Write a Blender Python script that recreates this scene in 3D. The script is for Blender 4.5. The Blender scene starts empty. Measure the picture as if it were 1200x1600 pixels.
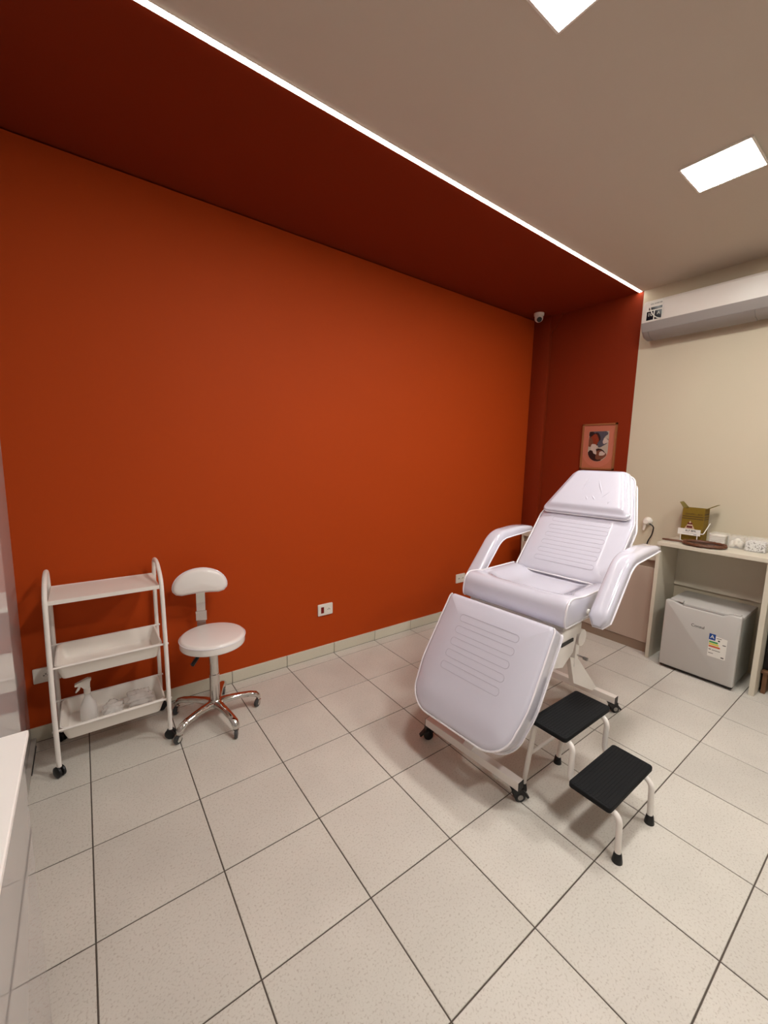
import bpy, bmesh, math, random
from mathutils import Vector, Matrix
random.seed(7)
R_ = math.radians
PI = math.pi
SC = bpy.context.scene
COL = SC.collection

# ------------------------------------------------------------------ camera
YAW, PITCH, ROLL = R_(53.514), R_(-7.742), R_(1.211)
fwd = Vector((math.cos(YAW) * math.cos(PITCH), math.sin(YAW) * math.cos(PITCH), math.sin(PITCH)))
rgt = fwd.cross(Vector((0, 0, 1))).normalized()
upv = rgt.cross(fwd)
r2 = rgt * math.cos(ROLL) + upv * math.sin(ROLL)
u2 = -rgt * math.sin(ROLL) + upv * math.cos(ROLL)
cd = bpy.data.cameras.new('camera')
cam = bpy.data.objects.new('camera', cd)
COL.objects.link(cam)
mw = Matrix((r2, u2, -fwd)).transposed().to_4x4()
mw.translation = Vector((0.064, -2.828, 1.690))
cam.matrix_world = mw
cd.sensor_fit = 'VERTICAL'
cd.sensor_height = 36.0
cd.lens = 638.53 / 1600 * 36
cd.clip_start = 0.02
SC.camera = cam

# ------------------------------------------------------------------ world, exposure, lamp strengths
wd = bpy.data.worlds.new('world')
SC.world = wd
wd.use_nodes = True
wd.node_tree.nodes['Background'].inputs[0].default_value = (0.9, 0.95, 1.0, 1)
wd.node_tree.nodes['Background'].inputs[1].default_value = 0.05
SC.view_settings.view_transform = 'Standard'
SC.view_settings.look = 'None'
SC.view_settings.gamma = 1.0
SC.view_settings.exposure = 0.23
SC.view_settings.use_curve_mapping = False
PANEL_W = 92.0       # radiance of the square ceiling panels
LED_W = 15.0         # radiance of the light strip

# ------------------------------------------------------------------ materials
def lin(c):
    return tuple(((v / 255) / 12.92 if v / 255 <= 0.04045 else ((v / 255 + 0.055) / 1.055) ** 2.4) for v in c)

def mat(name, rgb, rough=0.5, metal=0.0, var=0.0, vscale=6.0, bump=0.0, bscale=200.0, spec=0.5,
        coat=0.0, trans=0.0, ior=1.45, srgb=True, emit=0.0, alpha=1.0, coat_rough=0.05):
    m = bpy.data.materials.new(name)
    m.use_nodes = True
    nt = m.node_tree
    b = nt.nodes['Principled BSDF']
    c = lin(rgb) if srgb else rgb
    b.inputs['Base Color'].default_value = (*c, 1)
    b.inputs['Roughness'].default_value = rough
    b.inputs['Metallic'].default_value = metal
    b.inputs['Specular IOR Level'].default_value = spec
    b.inputs['IOR'].default_value = ior
    b.inputs['Transmission Weight'].default_value = trans
    b.inputs['Coat Weight'].default_value = coat
    b.inputs['Coat Roughness'].default_value = coat_rough
    b.inputs['Alpha'].default_value = alpha
    if emit:
        b.inputs['Emission Color'].default_value = (*c, 1)
        b.inputs['Emission Strength'].default_value = emit
    tc = nt.nodes.new('ShaderNodeTexCoord')
    if var:
        n = nt.nodes.new('ShaderNodeTexNoise')
        n.inputs['Scale'].default_value = vscale
        n.inputs['Detail'].default_value = 4
        nt.links.new(tc.outputs['Object'], n.inputs['Vector'])
        mx = nt.nodes.new('ShaderNodeMix')
        mx.data_type = 'RGBA'
        mx.inputs['A'].default_value = (*[v * (1 - var) for v in c], 1)
        mx.inputs['B'].default_value = (*[min(1, v * (1 + var)) for v in c], 1)
        nt.links.new(n.outputs['Fac'], mx.inputs['Factor'])
        nt.links.new(mx.outputs['Result'], b.inputs['Base Color'])
    if bump:
        n2 = nt.nodes.new('ShaderNodeTexNoise')
        n2.inputs['Scale'].default_value = bscale
        n2.inputs['Detail'].default_value = 3
        nt.links.new(tc.outputs['Object'], n2.inputs['Vector'])
        bp = nt.nodes.new('ShaderNodeBump')
        bp.inputs['Strength'].default_value = bump
        bp.inputs['Distance'].default_value = 0.002
        nt.links.new(n2.outputs['Fac'], bp.inputs['Height'])
        nt.links.new(bp.outputs['Normal'], b.inputs['Normal'])
    return m

def tile_material():
    m = mat('floor_tile', (204, 198, 188), rough=0.42, bump=0.25, bscale=90, spec=0.4)
    nt = m.node_tree
    b = nt.nodes['Principled BSDF']
    geo = nt.nodes.new('ShaderNodeNewGeometry')
    oi = nt.nodes.new('ShaderNodeObjectInfo')
    n = nt.nodes.new('ShaderNodeTexNoise'); n.inputs['Scale'].default_value = 130; n.inputs['Detail'].default_value = 3
    nt.links.new(geo.outputs['Position'], n.inputs['Vector'])
    r = nt.nodes.new('ShaderNodeValToRGB')
    r.color_ramp.elements[0].position = 0.30; r.color_ramp.elements[0].color = (*lin((184, 176, 164)), 1)
    r.color_ramp.elements[1].position = 0.46; r.color_ramp.elements[1].color = (*lin((207, 202, 192)), 1)
    nt.links.new(n.outputs['Fac'], r.inputs['Fac'])
    n2 = nt.nodes.new('ShaderNodeTexNoise'); n2.inputs['Scale'].default_value = 3.0; n2.inputs['Detail'].default_value = 5
    nt.links.new(geo.outputs['Position'], n2.inputs['Vector'])
    mr = nt.nodes.new('ShaderNodeMapRange')
    mr.inputs['From Min'].default_value = 0.3; mr.inputs['From Max'].default_value = 0.7
    mr.inputs['To Min'].default_value = 0.93; mr.inputs['To Max'].default_value = 1.03
    nt.links.new(n2.outputs['Fac'], mr.inputs['Value'])
    mo = nt.nodes.new('ShaderNodeMapRange')
    mo.inputs['To Min'].default_value = 0.95; mo.inputs['To Max'].default_value = 1.03
    nt.links.new(oi.outputs['Random'], mo.inputs['Value'])
    mm = nt.nodes.new('ShaderNodeMath'); mm.operation = 'MULTIPLY'
    nt.links.new(mr.outputs['Result'], mm.inputs[0]); nt.links.new(mo.outputs['Result'], mm.inputs[1])
    mx = nt.nodes.new('ShaderNodeMix'); mx.data_type = 'RGBA'; mx.blend_type = 'MULTIPLY'
    mx.inputs['Factor'].default_value = 1
    nt.links.new(r.outputs['Color'], mx.inputs['A']); nt.links.new(mm.outputs[0], mx.inputs['B'])
    nt.links.new(mx.outputs['Result'], b.inputs['Base Color'])
    return m

def speckle_material(name, base, dot, scale, cut):
    m = mat(name, base, rough=0.5)
    nt = m.node_tree
    b = nt.nodes['Principled BSDF']
    tc = nt.nodes.new('ShaderNodeTexCoord')
    v = nt.nodes.new('ShaderNodeTexNoise'); v.inputs['Scale'].default_value = scale
    nt.links.new(tc.outputs['Object'], v.inputs['Vector'])
    r = nt.nodes.new('ShaderNodeValToRGB'); r.color_ramp.interpolation = 'CONSTANT'
    r.color_ramp.elements[0].color = (*lin(dot), 1)
    r.color_ramp.elements[1].position = cut; r.color_ramp.elements[1].color = (*lin(base), 1)
    nt.links.new(v.outputs['Fac'], r.inputs['Fac'])
    nt.links.new(r.outputs['Color'], b.inputs['Base Color'])
    return m

M = dict(
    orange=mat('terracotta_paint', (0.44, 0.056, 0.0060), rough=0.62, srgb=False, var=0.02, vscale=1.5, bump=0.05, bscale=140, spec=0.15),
    shaded=mat('shaded_terracotta_paint', (0.215, 0.0215, 0.0028), rough=0.7, srgb=False, var=0.02, vscale=1.5, bump=0.05, bscale=140, spec=0.2),  # terracotta with the shade of end wall, soffit and pillar put into its colour
    beige=mat('beige_paint', (202, 191, 168), rough=0.6, var=0.015, vscale=1.5, bump=0.05, bscale=140, spec=0.3),
    ceil=mat('ceiling_paint', (203, 192, 177), rough=0.8, var=0.01, vscale=1.0, spec=0.2),
    plain=mat('plain_wall', (150, 146, 142), rough=0.7, var=0.02),
    tile=tile_material(),
    skirt=mat('skirting_tile', (208, 202, 184), rough=0.45, var=0.06, vscale=120, bump=0.15, bscale=90),
    grout=mat('grout', (84, 76, 68), rough=0.9, var=0.25, vscale=25),
    gloss=mat('white_gloss_laminate', (186, 182, 180), rough=0.03, spec=0.9, var=0.01, ior=1.7),
    rail=mat('rail_metal', (178, 172, 164), rough=0.35, metal=0.1, var=0.05),
    counter=mat('white_counter', (240, 235, 230), rough=0.35, var=0.01),
    vinyl=mat('white_vinyl', (206, 204, 216), rough=0.15, var=0.015, vscale=9, bump=0.35, bscale=9, spec=0.5, coat=0.9, coat_rough=0.04),
    vinyl2=mat('white_vinyl_cream', (242, 237, 232), rough=0.2, var=0.01, spec=0.5, coat=0.9, coat_rough=0.03),
    piping=mat('piping_vinyl', (236, 232, 236), rough=0.2, var=0.02, coat=0.3),
    stitch=mat('stitch_thread', (174, 170, 183), rough=0.6, var=0.05),
    steel=mat('white_enamel', (238, 232, 225), rough=0.32, var=0.02),
    black=mat('black_plastic', (14, 14, 16), rough=0.4, var=0.1),
    rubber=mat('black_rubber', (17, 18, 20), rough=0.75, bump=0.5, bscale=220, var=0.15, spec=0.3),
    hub=mat('grey_hub', (150, 146, 142), rough=0.35, metal=0.6, var=0.03),
    wheel=mat('grey_wheel', (62, 62, 62), rough=0.5, var=0.1),
    chrome=mat('chrome', (214, 212, 208), rough=0.07, metal=1.0, var=0.02),
    tray=mat('white_tray_plastic', (240, 234, 225), rough=0.35, var=0.01),
    frost=mat('frosted_plastic', (238, 234, 230), rough=0.3, alpha=0.62, var=0.01),
    white_pl=mat('white_plastic', (232, 226, 216), rough=0.3, var=0.01),
    clear=mat('clear_plastic', (240, 238, 232), rough=0.06, var=0.005, alpha=0.22),
    film=mat('wrinkled_film', (238, 234, 228), rough=0.12, alpha=0.5, bump=0.9, bscale=40),
    lamin=mat('cream_laminate', (208, 200, 182), rough=0.4, var=0.015),
    cabdoor=mat('taupe_laminate', (190, 172, 156), rough=0.4, var=0.015),
    cabdark=mat('recess_laminate', (150, 130, 112), rough=0.5, var=0.02),
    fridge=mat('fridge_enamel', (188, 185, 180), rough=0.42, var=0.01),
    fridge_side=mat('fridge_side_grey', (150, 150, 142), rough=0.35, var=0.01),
    dark=mat('dark_grey', (52, 50, 48), rough=0.6, var=0.1),
    ac=mat('ac_plastic', (224, 218, 210), rough=0.4, var=0.01),
    ac_shade=mat('ac_shade_grey', (150, 144, 140), rough=0.45, var=0.02),
    navy=mat('label_navy', (12, 16, 26), rough=0.15, var=0.05),
    label=mat('label_paper', (225, 222, 214), rough=0.4, var=0.01),
    blue=mat('label_blue', (16, 66, 140), rough=0.4, var=0.02),
    green=mat('label_green', (66, 150, 78), rough=0.4, var=0.02),
    yellow=mat('label_yellow', (214, 200, 70), rough=0.4, var=0.02),
    redl=mat('label_red', (206, 92, 48), rough=0.4, var=0.02),
    ink=mat('ink', (40, 36, 34), rough=0.5, var=0.05),
    card=mat('mustard_cardboard', (124, 98, 16), rough=0.7, var=0.08, vscale=30),
    cardin=mat('cardboard_inside', (120, 104, 48), rough=0.8, var=0.08, vscale=30),
    brown=mat('box_print_brown', (84, 62, 20), rough=0.7, var=0.05),
    pinkd=mat('diamond_print', (200, 176, 150), rough=0.6, var=0.03),
    maroon=mat('maroon_print', (96, 24, 22), rough=0.6, var=0.03),
    rattan=mat('carved_brown_wood', (98, 60, 40), rough=0.45, var=0.6, vscale=55, bump=0.6, bscale=90),
    mirror_back=mat('dark_brown_wood', (54, 30, 22), rough=0.35, var=0.4, vscale=60),
    paper=mat('white_paper', (232, 228, 220), rough=0.7, var=0.01),
    gauze=mat('gauze', (236, 230, 216), rough=0.9, var=0.03, vscale=60, bump=0.5, bscale=120),
    speck=speckle_material('speckled_paper', (228, 228, 226), (40, 40, 42), 95, 0.43),
    frame=mat('light_wood_frame', (150, 94, 54), rough=0.5, var=0.12, vscale=50),
    peach=mat('peach_mat', (180, 104, 76), rough=0.6, var=0.02),
    terra=mat('terracotta_line', (210, 124, 108), rough=0.6, var=0.02),
    p_bg=mat('print_grey', (176, 162, 146), rough=0.5, var=0.05, vscale=60),
    p_hair=mat('print_dark', (42, 20, 18), rough=0.5, var=0.2, vscale=80),
    p_skin=mat('print_brown', (112, 66, 46), rough=0.5, var=0.25, vscale=60),
    p_rust=mat('print_rust', (134, 52, 26), rough=0.5, var=0.25, vscale=70),
    p_glove=mat('print_slate', (76, 74, 84), rough=0.5, var=0.25, vscale=60),
    p_light=mat('print_light', (196, 176, 164), rough=0.5, var=0.1, vscale=60),
    glow=mat('panel_glow', (255, 251, 246), emit=PANEL_W),
    led=mat('led_glow', (255, 248, 238), emit=LED_W),
    redbtn=mat('red_switch', (120, 22, 16), rough=0.3, var=0.05),
    wood=mat('brown_wood', (110, 76, 50), rough=0.5, var=0.2, vscale=20),
    tan=mat('tan_wood', (176, 110, 60), rough=0.5, var=0.15, vscale=20),
    bin=mat('black_bin', (13, 13, 15), rough=0.5, var=0.1),
    silver=mat('silver_grey', (170, 172, 174), rough=0.4, var=0.03),
)

# ------------------------------------------------------------------ builders
WL = {}

def empty(name, loc, label=None, cat=None, group=None, kind=None):
    o = bpy.data.objects.new(name, None)
    COL.objects.link(o)
    o.location = loc
    o.empty_display_size = 0.05
    WL[o] = Vector(loc)
    tag(o, label, cat, group, kind)
    return o

def tag(o, label=None, cat=None, group=None, kind=None):
    if label: o['label'] = label
    if cat: o['category'] = cat
    if group: o['group'] = group
    if kind: o['kind'] = kind
    return o

def finish(bm, name, mats, sharp=35):
    bmesh.ops.recalc_face_normals(bm, faces=bm.faces)
    me = bpy.data.meshes.new(name)
    bm.to_mesh(me)
    bm.free()
    for m in (mats if isinstance(mats, (list, tuple)) else [mats]):
        me.materials.append(m)
    me.shade_smooth()
    me.set_sharp_from_angle(angle=R_(sharp))
    return me

def obj(name, bm, mats, parent=None, T=None, origin=None, sharp=35, label=None):
    """verts are given in world space (after T)"""
    if T is not None:
        bm.transform(T)
    if parent is not None:
        w = WL[parent]
    elif origin is not None:
        w = Vector(origin)
    else:
        w = Vector((0, 0, 0))
    bm.transform(Matrix.Translation(-w))
    me = finish(bm, name, mats, sharp)
    o = bpy.data.objects.new(name, me)
    COL.objects.link(o)
    if parent is not None:
        o.parent = parent
    else:
        o.location = w
    WL[o] = w
    if label: o['label'] = label
    return o

def dup(o, parent, dloc):
    c = o.copy()
    COL.objects.link(c)
    c.parent = parent
    c.location = o.location + Vector(dloc)
    return c

def box(bm, a, b, bev=0.0, seg=2, mi=0):
    r = bmesh.ops.create_cube(bm, size=1)
    vs = r['verts']
    c = [(a[i] + b[i]) / 2 for i in range(3)]
    s = [abs(b[i] - a[i]) for i in range(3)]
    bmesh.ops.transform(bm, matrix=Matrix.Translation(c) @ Matrix.Diagonal((*s, 1)), verts=vs)
    fs = set(f for v in vs for f in v.link_faces)
    for f in fs: f.material_index = mi
    if bev > 0:
        es = list(set(e for v in vs for e in v.link_edges))
        bmesh.ops.bevel(bm, geom=es, offset=bev, segments=seg, affect='EDGES', profile=0.5)
    return bm

def B(): return bmesh.new()

def bx(a, b, bev=0.0, seg=2):
    return box(B(), a, b, bev, seg)

def loft(bm, loops, closed=True, cap0=True, cap1=True, mi=0):
    rows = [[bm.verts.new(p) for p in L] for L in loops]
    n = len(rows[0])
    for i in range(len(rows) - 1):
        for j in range(n if closed else n - 1):
            k = (j + 1) % n
            try:
                f = bm.faces.new((rows[i][j], rows[i][k], rows[i + 1][k], rows[i + 1][j])); f.material_index = mi
            except ValueError: pass
    if cap0:
        f = bm.faces.new(rows[0][::-1]); f.material_index = mi
    if cap1:
        f = bm.faces.new(rows[-1]); f.material_index = mi
    return rows

def lathe(bm, prof, c=(0, 0, 0), axis='z', n=28, mi=0):
    """prof: list of (r, h); axis along +h"""
    loops = []
    for r, h in prof:
        L = []
        for k in range(n):
            a = 2 * PI * k / n
            x, y = r * math.cos(a), r * math.sin(a)
            if axis == 'z': p = (x, y, h)
            elif axis == 'y': p = (x, h, y)
            else: p = (h, x, y)
            L.append((p[0] + c[0], p[1] + c[1], p[2] + c[2]))
        loops.append(L)
    loft(bm, loops, True, prof[0][0] > 1e-6, prof[-1][0] > 1e-6, mi)
    bmesh.ops.remove_doubles(bm, verts=bm.verts, dist=1e-6)
    return bm

def fillet(pts, r, n=6):
    """round the inner corners of an open 3-D polyline"""
    pts = [Vector(p) for p in pts]
    out = [pts[0]]
    for i in range(1, len(pts) - 1):
        p = pts[i]; a = pts[i - 1] - p; b = pts[i + 1] - p
        rr = r[i] if isinstance(r, (list, tuple)) else r
        d = min(rr, a.length * 0.49, b.length * 0.49)
        pa = p + a.normalized() * d; pb = p + b.normalized() * d
        for k in range(n + 1):
            t = k / n
            out.append((1 - t) ** 2 * pa + 2 * t * (1 - t) * p + t * t * pb)
    out.append(pts[-1])
    return out

def tube(bm, pts, r, n=10, closed=False, mi=0, caps=True):
    pts = [Vector(p) for p in pts]
    N = len(pts)
    tang = []
    for i in range(N):
        if closed: t = pts[(i + 1) % N] - pts[i - 1]
        else: t = pts[min(i + 1, N - 1)] - pts[max(i - 1, 0)]
        tang.append(t.normalized())
    ref = Vector((0, 0, 1))
    if abs(tang[0].dot(ref)) > 0.9: ref = Vector((0, 1, 0))
    nrm = (ref - tang[0] * ref.dot(tang[0])).normalized()
    loops = []
    for i in range(N):
        nrm = (nrm - tang[i] * nrm.dot(tang[i])).normalized()
        bn = tang[i].cross(nrm)
        rr = r[i] if isinstance(r, (list, tuple)) else r
        loops.append([pts[i] + nrm * rr * math.cos(2 * PI * k / n) + bn * rr * math.sin(2 * PI * k / n) for k in range(n)])
    if closed: loops.append(loops[0][:])
    loft(bm, loops, True, caps and not closed, caps and not closed, mi)
    if closed: bmesh.ops.remove_doubles(bm, verts=bm.verts, dist=1e-6)
    return bm

def rpoly(pts, radii, n=7):
    """closed 2-D polygon with rounded corners, dense"""
    out = []
    N = len(pts)
    for i in range(N):
        p = Vector(pts[i]); a = Vector(pts[i - 1]) - p; b = Vector(pts[(i + 1) % N]) - p
        r = radii[i] if isinstance(radii, (list, tuple)) else radii
        ang = a.angle(b)
        d = min(r / math.tan(ang / 2), a.length * 0.49, b.length * 0.49)
        r = d * math.tan(ang / 2)
        if r < 1e-5:
            out.append(p); continue
        c = p + (a.normalized() + b.normalized()).normalized() * (r / math.sin(ang / 2))
        pa = p + a.normalized() * d - c; pb = p + b.normalized() * d - c
        a0 = math.atan2(pa.y, pa.x); a1 = math.atan2(pb.y, pb.x)
        dd = (a1 - a0 + PI) % (2 * PI) - PI
        for k in range(n + 1):
            t = a0 + dd * k / n
            out.append(c + Vector((math.cos(t), math.sin(t))) * r)
    return out

def densify(poly, step):
    out = []
    N = len(poly)
    for i in range(N):
        a = Vector(poly[i]); b = Vector(poly[(i + 1) % N])
        k = max(1, int((b - a).length / step))
        for j in range(k): out.append(a + (b - a) * j / k)
    return out

def inset(poly, d):
    N = len(poly); out = []
    area = sum(poly[i].x * poly[(i + 1) % N].y - poly[(i + 1) % N].x * poly[i].y for i in range(N))
    sg = 1 if area > 0 else -1
    for i in range(N):
        e1 = (poly[i] - poly[i - 1]); e2 = (poly[(i + 1) % N] - poly[i])
        n1 = Vector((-e1.y, e1.x)).normalized() * sg; n2 = Vector((-e2.y, e2.x)).normalized() * sg
        nn = (n1 + n2)
        nn = nn.normalized() if nn.length > 1e-6 else n1
        out.append(poly[i] + nn * d / max(0.5, nn.dot(n1)))
    return out

def prism(bm, poly, F, w0, w1, mi=0):
    """poly (u,v) extruded along the third axis of frame F"""
    loft(bm, [[F @ Vector((p[0], p[1], w)) for p in poly] for w in (w0, w1)], mi=mi)
    return bm

def frameM(O, U, V, W):
    m = Matrix((Vector(U), Vector(V), Vector(W))).transposed().to_4x4()
    m.translation = Vector(O)
    return m

def pad(bm, poly, F, thick, er=0.03, top=None, rings=9, lower=0.015):
    """upholstered cushion: outline poly in the u,v plane of F, back at w=0"""
    c = sum(poly, Vector((0, 0))) / len(poly)
    tf = top or (lambda u, v, s: 0.0)
    loops = []
    for d, w in ((lower, 0), (lower * 0.3, lower * 0.3), (0, lower), (0, thick - er)):
        loops.append([(p.x, p.y, w) for p in inset(poly, d)])
    for k in range(1, 6):
        a = k * PI / 10
        loops.append([(p.x, p.y, thick - er + er * math.sin(a)) for p in inset(poly, er * (1 - math.cos(a)))])
    base = inset(poly, er)
    for k in range(1, rings + 1):
        s = k / (rings + 0.5)
        L = []
        for p in base:
            q = p + (c - p) * s
            L.append((q.x, q.y, thick + tf(q.x, q.y, s)))
        loops.append(L)
    loops3 = [[F @ Vector(p) for p in L] for L in loops]
    loft(bm, loops3, True, True, True)
    return bm

def path_on(poly, F, w, d=0.0):
    return [F @ Vector((p.x, p.y, w)) for p in (inset(poly, d) if d else poly)]

def text_mesh(txt, size, F, ext=0.0008, align='CENTER', sx=1.0):
    cu = bpy.data.curves.new('lettering', 'FONT')
    cu.body = txt; cu.size = size; cu.align_x = align; cu.align_y = 'CENTER'; cu.extrude = ext
    cu.resolution_u = 3
    t = bpy.data.objects.new('lettering', cu)
    COL.objects.link(t)
    dg = bpy.context.evaluated_depsgraph_get()
    me = bpy.data.meshes.new_from_object(t.evaluated_get(dg))
    bm = B(); bm.from_mesh(me)
    bpy.data.objects.remove(t); bpy.data.curves.remove(cu); bpy.data.meshes.remove(me)
    bm.transform(F @ Matrix.Diagonal((sx, 1, 1, 1)))
    return bm

# ================================================================== SETTING
H = 3.255            # ceiling height
XE = 4.355           # east wall (red / beige)
XW = -0.27           # west wall (white gloss)
YN = 0.111           # north wall (terracotta)
YS = -4.40           # south wall behind the camera
G = 0.43             # tile module
LEDY = -0.967

# ---- floor with every tile a part
fl = obj('floor', bx((XW - 0.15, YS - 0.1, -0.06), (XE + 0.15, YN + 0.1, -0.0025)), M['grout'])
tag(fl, 'pale speckled ceramic tile floor with dark grout', 'floor', kind='structure')
tile_meshes = {}
def tile(x0, y0, x1, y1):
    gp = 0.0027
    x0 += gp; y0 += gp; x1 -= gp; y1 -= gp
    key = (round(x1 - x0, 3), round(y1 - y0, 3))
    if key not in tile_meshes:
        bm = B()
        w, d = key[0] / 2, key[1] / 2
        b_ = 0.0015
        loft(bm, [[(-w, -d, -0.006), (w, -d, -0.006), (w, d, -0.006), (-w, d, -0.006)],
                  [(-w, -d, -b_), (w, -d, -b_), (w, d, -b_), (-w, d, -b_)],
                  [(-w + b_, -d + b_, 0), (w - b_, -d + b_, 0), (w - b_, d - b_, 0), (-w + b_, d - b_, 0)]], cap0=False)
        tile_meshes[key] = finish(bm, 'tile', M['tile'])
    o = bpy.data.objects.new('tile', tile_meshes[key])
    COL.objects.link(o)
    o.parent = fl
    o.location = ((x0 + x1) / 2, (y0 + y1) / 2, random.uniform(-0.0003, 0.0003))
xs = [XW] + [k * G for k in range(0, 11)] + [XE]
xs = sorted(set(round(v, 4) for v in xs))
ys = [0.101] + [-k * G for k in range(0, 11)] + [YS]
for i in range(len(xs) - 1):
    for j in range(len(ys) - 1):
        if xs[i + 1] - xs[i] > 0.02 and ys[j] - ys[j + 1] > 0.02:
            tile(xs[i], ys[j + 1], xs[i + 1], ys[j])

# ---- walls
o = obj('wall_north', box(bx((XW - 0.15, YN, -0.06), (XE + 0.15, YN + 0.12, H - 0.010)), (XW - 0.15, YN + 0.03, H - 0.0102), (XE + 0.15, YN + 0.12, H + 0.05)), M['orange'])
tag(o, 'long terracotta orange painted wall behind trolley and stool', 'wall', kind='structure')
bm = B()
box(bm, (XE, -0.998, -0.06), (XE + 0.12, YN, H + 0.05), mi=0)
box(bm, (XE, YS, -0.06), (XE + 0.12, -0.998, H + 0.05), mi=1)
o = obj('wall_east', bm, [M['shaded'], M['beige']])
tag(o, 'end wall painted terracotta left and beige right', 'wall', kind='structure')
o = obj('wall_west', bx((XW - 0.12, YS, 0), (XW, YN, H + 0.05)), M['gloss'])
tag(o, 'glossy white wall at the far left edge', 'wall', kind='structure')
o = obj('wall_south', bx((XW - 0.15, YS - 0.12, -0.06), (XE + 0.15, YS, H + 0.05)), M['plain'])
tag(o, 'plain pale wall behind the viewpoint', 'wall', kind='structure')
# ---- ceiling: terracotta soffit and beige field, groove between for the light strip
bm = B()
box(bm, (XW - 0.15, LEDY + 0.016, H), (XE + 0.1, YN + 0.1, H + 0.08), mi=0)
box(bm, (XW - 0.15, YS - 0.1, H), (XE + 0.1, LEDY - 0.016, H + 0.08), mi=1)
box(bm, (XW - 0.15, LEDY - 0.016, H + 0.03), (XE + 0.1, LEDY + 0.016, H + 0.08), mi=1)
o = obj('ceiling', bm, [M['shaded'], M['ceil']])
tag(o, 'beige ceiling with terracotta soffit over the orange wall', 'ceiling', kind='structure')
# corner pilaster with a chamfered head
bm = B()
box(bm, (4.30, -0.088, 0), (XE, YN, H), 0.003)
obj_p = obj('trim_1', bm, M['shaded'])
tag(obj_p, 'terracotta boxed pillar in the corner left of the picture', 'pillar', kind='structure')
bm = B()
FX = frameM((4.318, 0, 0), (0, 1, 0), (0, 0, 1), (1, 0, 0))
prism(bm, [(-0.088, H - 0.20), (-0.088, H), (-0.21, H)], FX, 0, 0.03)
obj('pillar_bracket', bm, M['shaded'], obj_p)
# ---- skirting tiles
bs = empty('baseboard_north', (0, YN, 0), 'pale ceramic skirting tiles along the orange wall', 'skirting', kind='structure')
x = -0.424 + 0.002
first = None
k = 0
while x < 4.28:
    x0 = max(x, XW); x1 = min(x + G - 0.004, 4.296)
    o = obj('skirting_tile', bx((x0, 0.101, 0.0), (x1, YN + 0.001, 0.088), 0.0015, 1), M['skirt'], bs)
    x += G
o = obj('trim_2', bx((XW, 0.107, 0), (4.296, YN, 0.084)), M['grout'])
tag(o, 'dark grout backing between the skirting tiles', 'grout', kind='structure')

# ---- light strip between soffit and ceiling
ls = empty('light_strip', (2.0, LEDY, H), 'long white glowing strip light set between terracotta soffit and beige ceiling', 'light')
joints = [XW, 3.268, 3.372, XE]
for a, b in zip(joints[:-1], joints[1:]):
    obj('diffuser', bx((a + 0.004, LEDY - 0.0125, H - 0.003), (b - 0.004, LEDY + 0.0125, H + 0.012), 0.001, 1), M['led'], ls)
bm = B()
box(bm, (XW, LEDY - 0.0159, H - 0.001), (XE, LEDY - 0.013, H + 0.02))
box(bm, (XW, LEDY + 0.013, H - 0.001), (XE, LEDY + 0.0159, H + 0.02))
obj('profile', bm, M['white_pl'], ls)

# ---- square panels: two in view, two behind the viewpoint
def panel(x, y, label):
    p = empty('ceiling_light', (x, y, H), label, 'light', 'square ceiling lights')
    h = 0.150
    obj('diffuser', bx((x - h + 0.008, y - h + 0.008, H - 0.007), (x + h - 0.008, y + h - 0.008, H - 0.002)), M['glow'], p)
    bm = B()
    for s in (-1, 1):
        box(bm, (x - h, y + s * h - 0.005, H - 0.009), (x + h, y + s * h + 0.005, H), 0.001, 1)
        box(bm, (x + s * h - 0.005, y - h, H - 0.009), (x + s * h + 0.005, y + h, H), 0.001, 1)
    obj('frame', bm, M['white_pl'], p)
panel(2.908, -1.945, 'square glowing ceiling light nearest the air conditioner')
panel(1.430, -1.945, 'square glowing ceiling light cut by the top edge')
panel(2.908, -3.430, 'square ceiling light of the rear row near the beige wall')
panel(1.430, -3.430, 'square ceiling light of the rear row over the viewpoint')

# ================================================================== LEFT EDGE: rail, gloss partition, ledge
rl = empty('base_rail', (XW + 0.01, -0.4, 0), 'thin metal floor rail along the glossy white wall left of trolley', 'rail')
obj('channel', bx((XW, -0.60, 0.001), (XW + 0.022, 0.10, 0.030), 0.002, 1), M['rail'], rl)
obj('gasket', bx((XW + 0.0222, -0.21, 0.0005), (XW + 0.0255, 0.05, 0.010)), M['dark'], rl)
pt = empty('partition', (-0.135, -2.0, 0), 'glossy white partition panel at the left edge of the picture', 'partition')
XP = -0.110
obj('panel', bx((XP - 0.035, -2.35, 0.012), (XP, -1.462, 2.45), 0.002, 1), M['gloss'], pt)
obj('foot_channel', bx((XP - 0.04, -2.35, 0.0), (XP + 0.003, -1.47, 0.014), 0.001, 1), M['rail'], pt)
lg = empty('counter', (-0.09, -2.0, 1.10), 'bright white counter top jutting in at the left edge', 'counter')
obj('countertop', bx((XP + 0.0005, -2.5, 1.086), (-0.062, -1.745, 1.10), 0.002, 1), M['counter'], lg)

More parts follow.
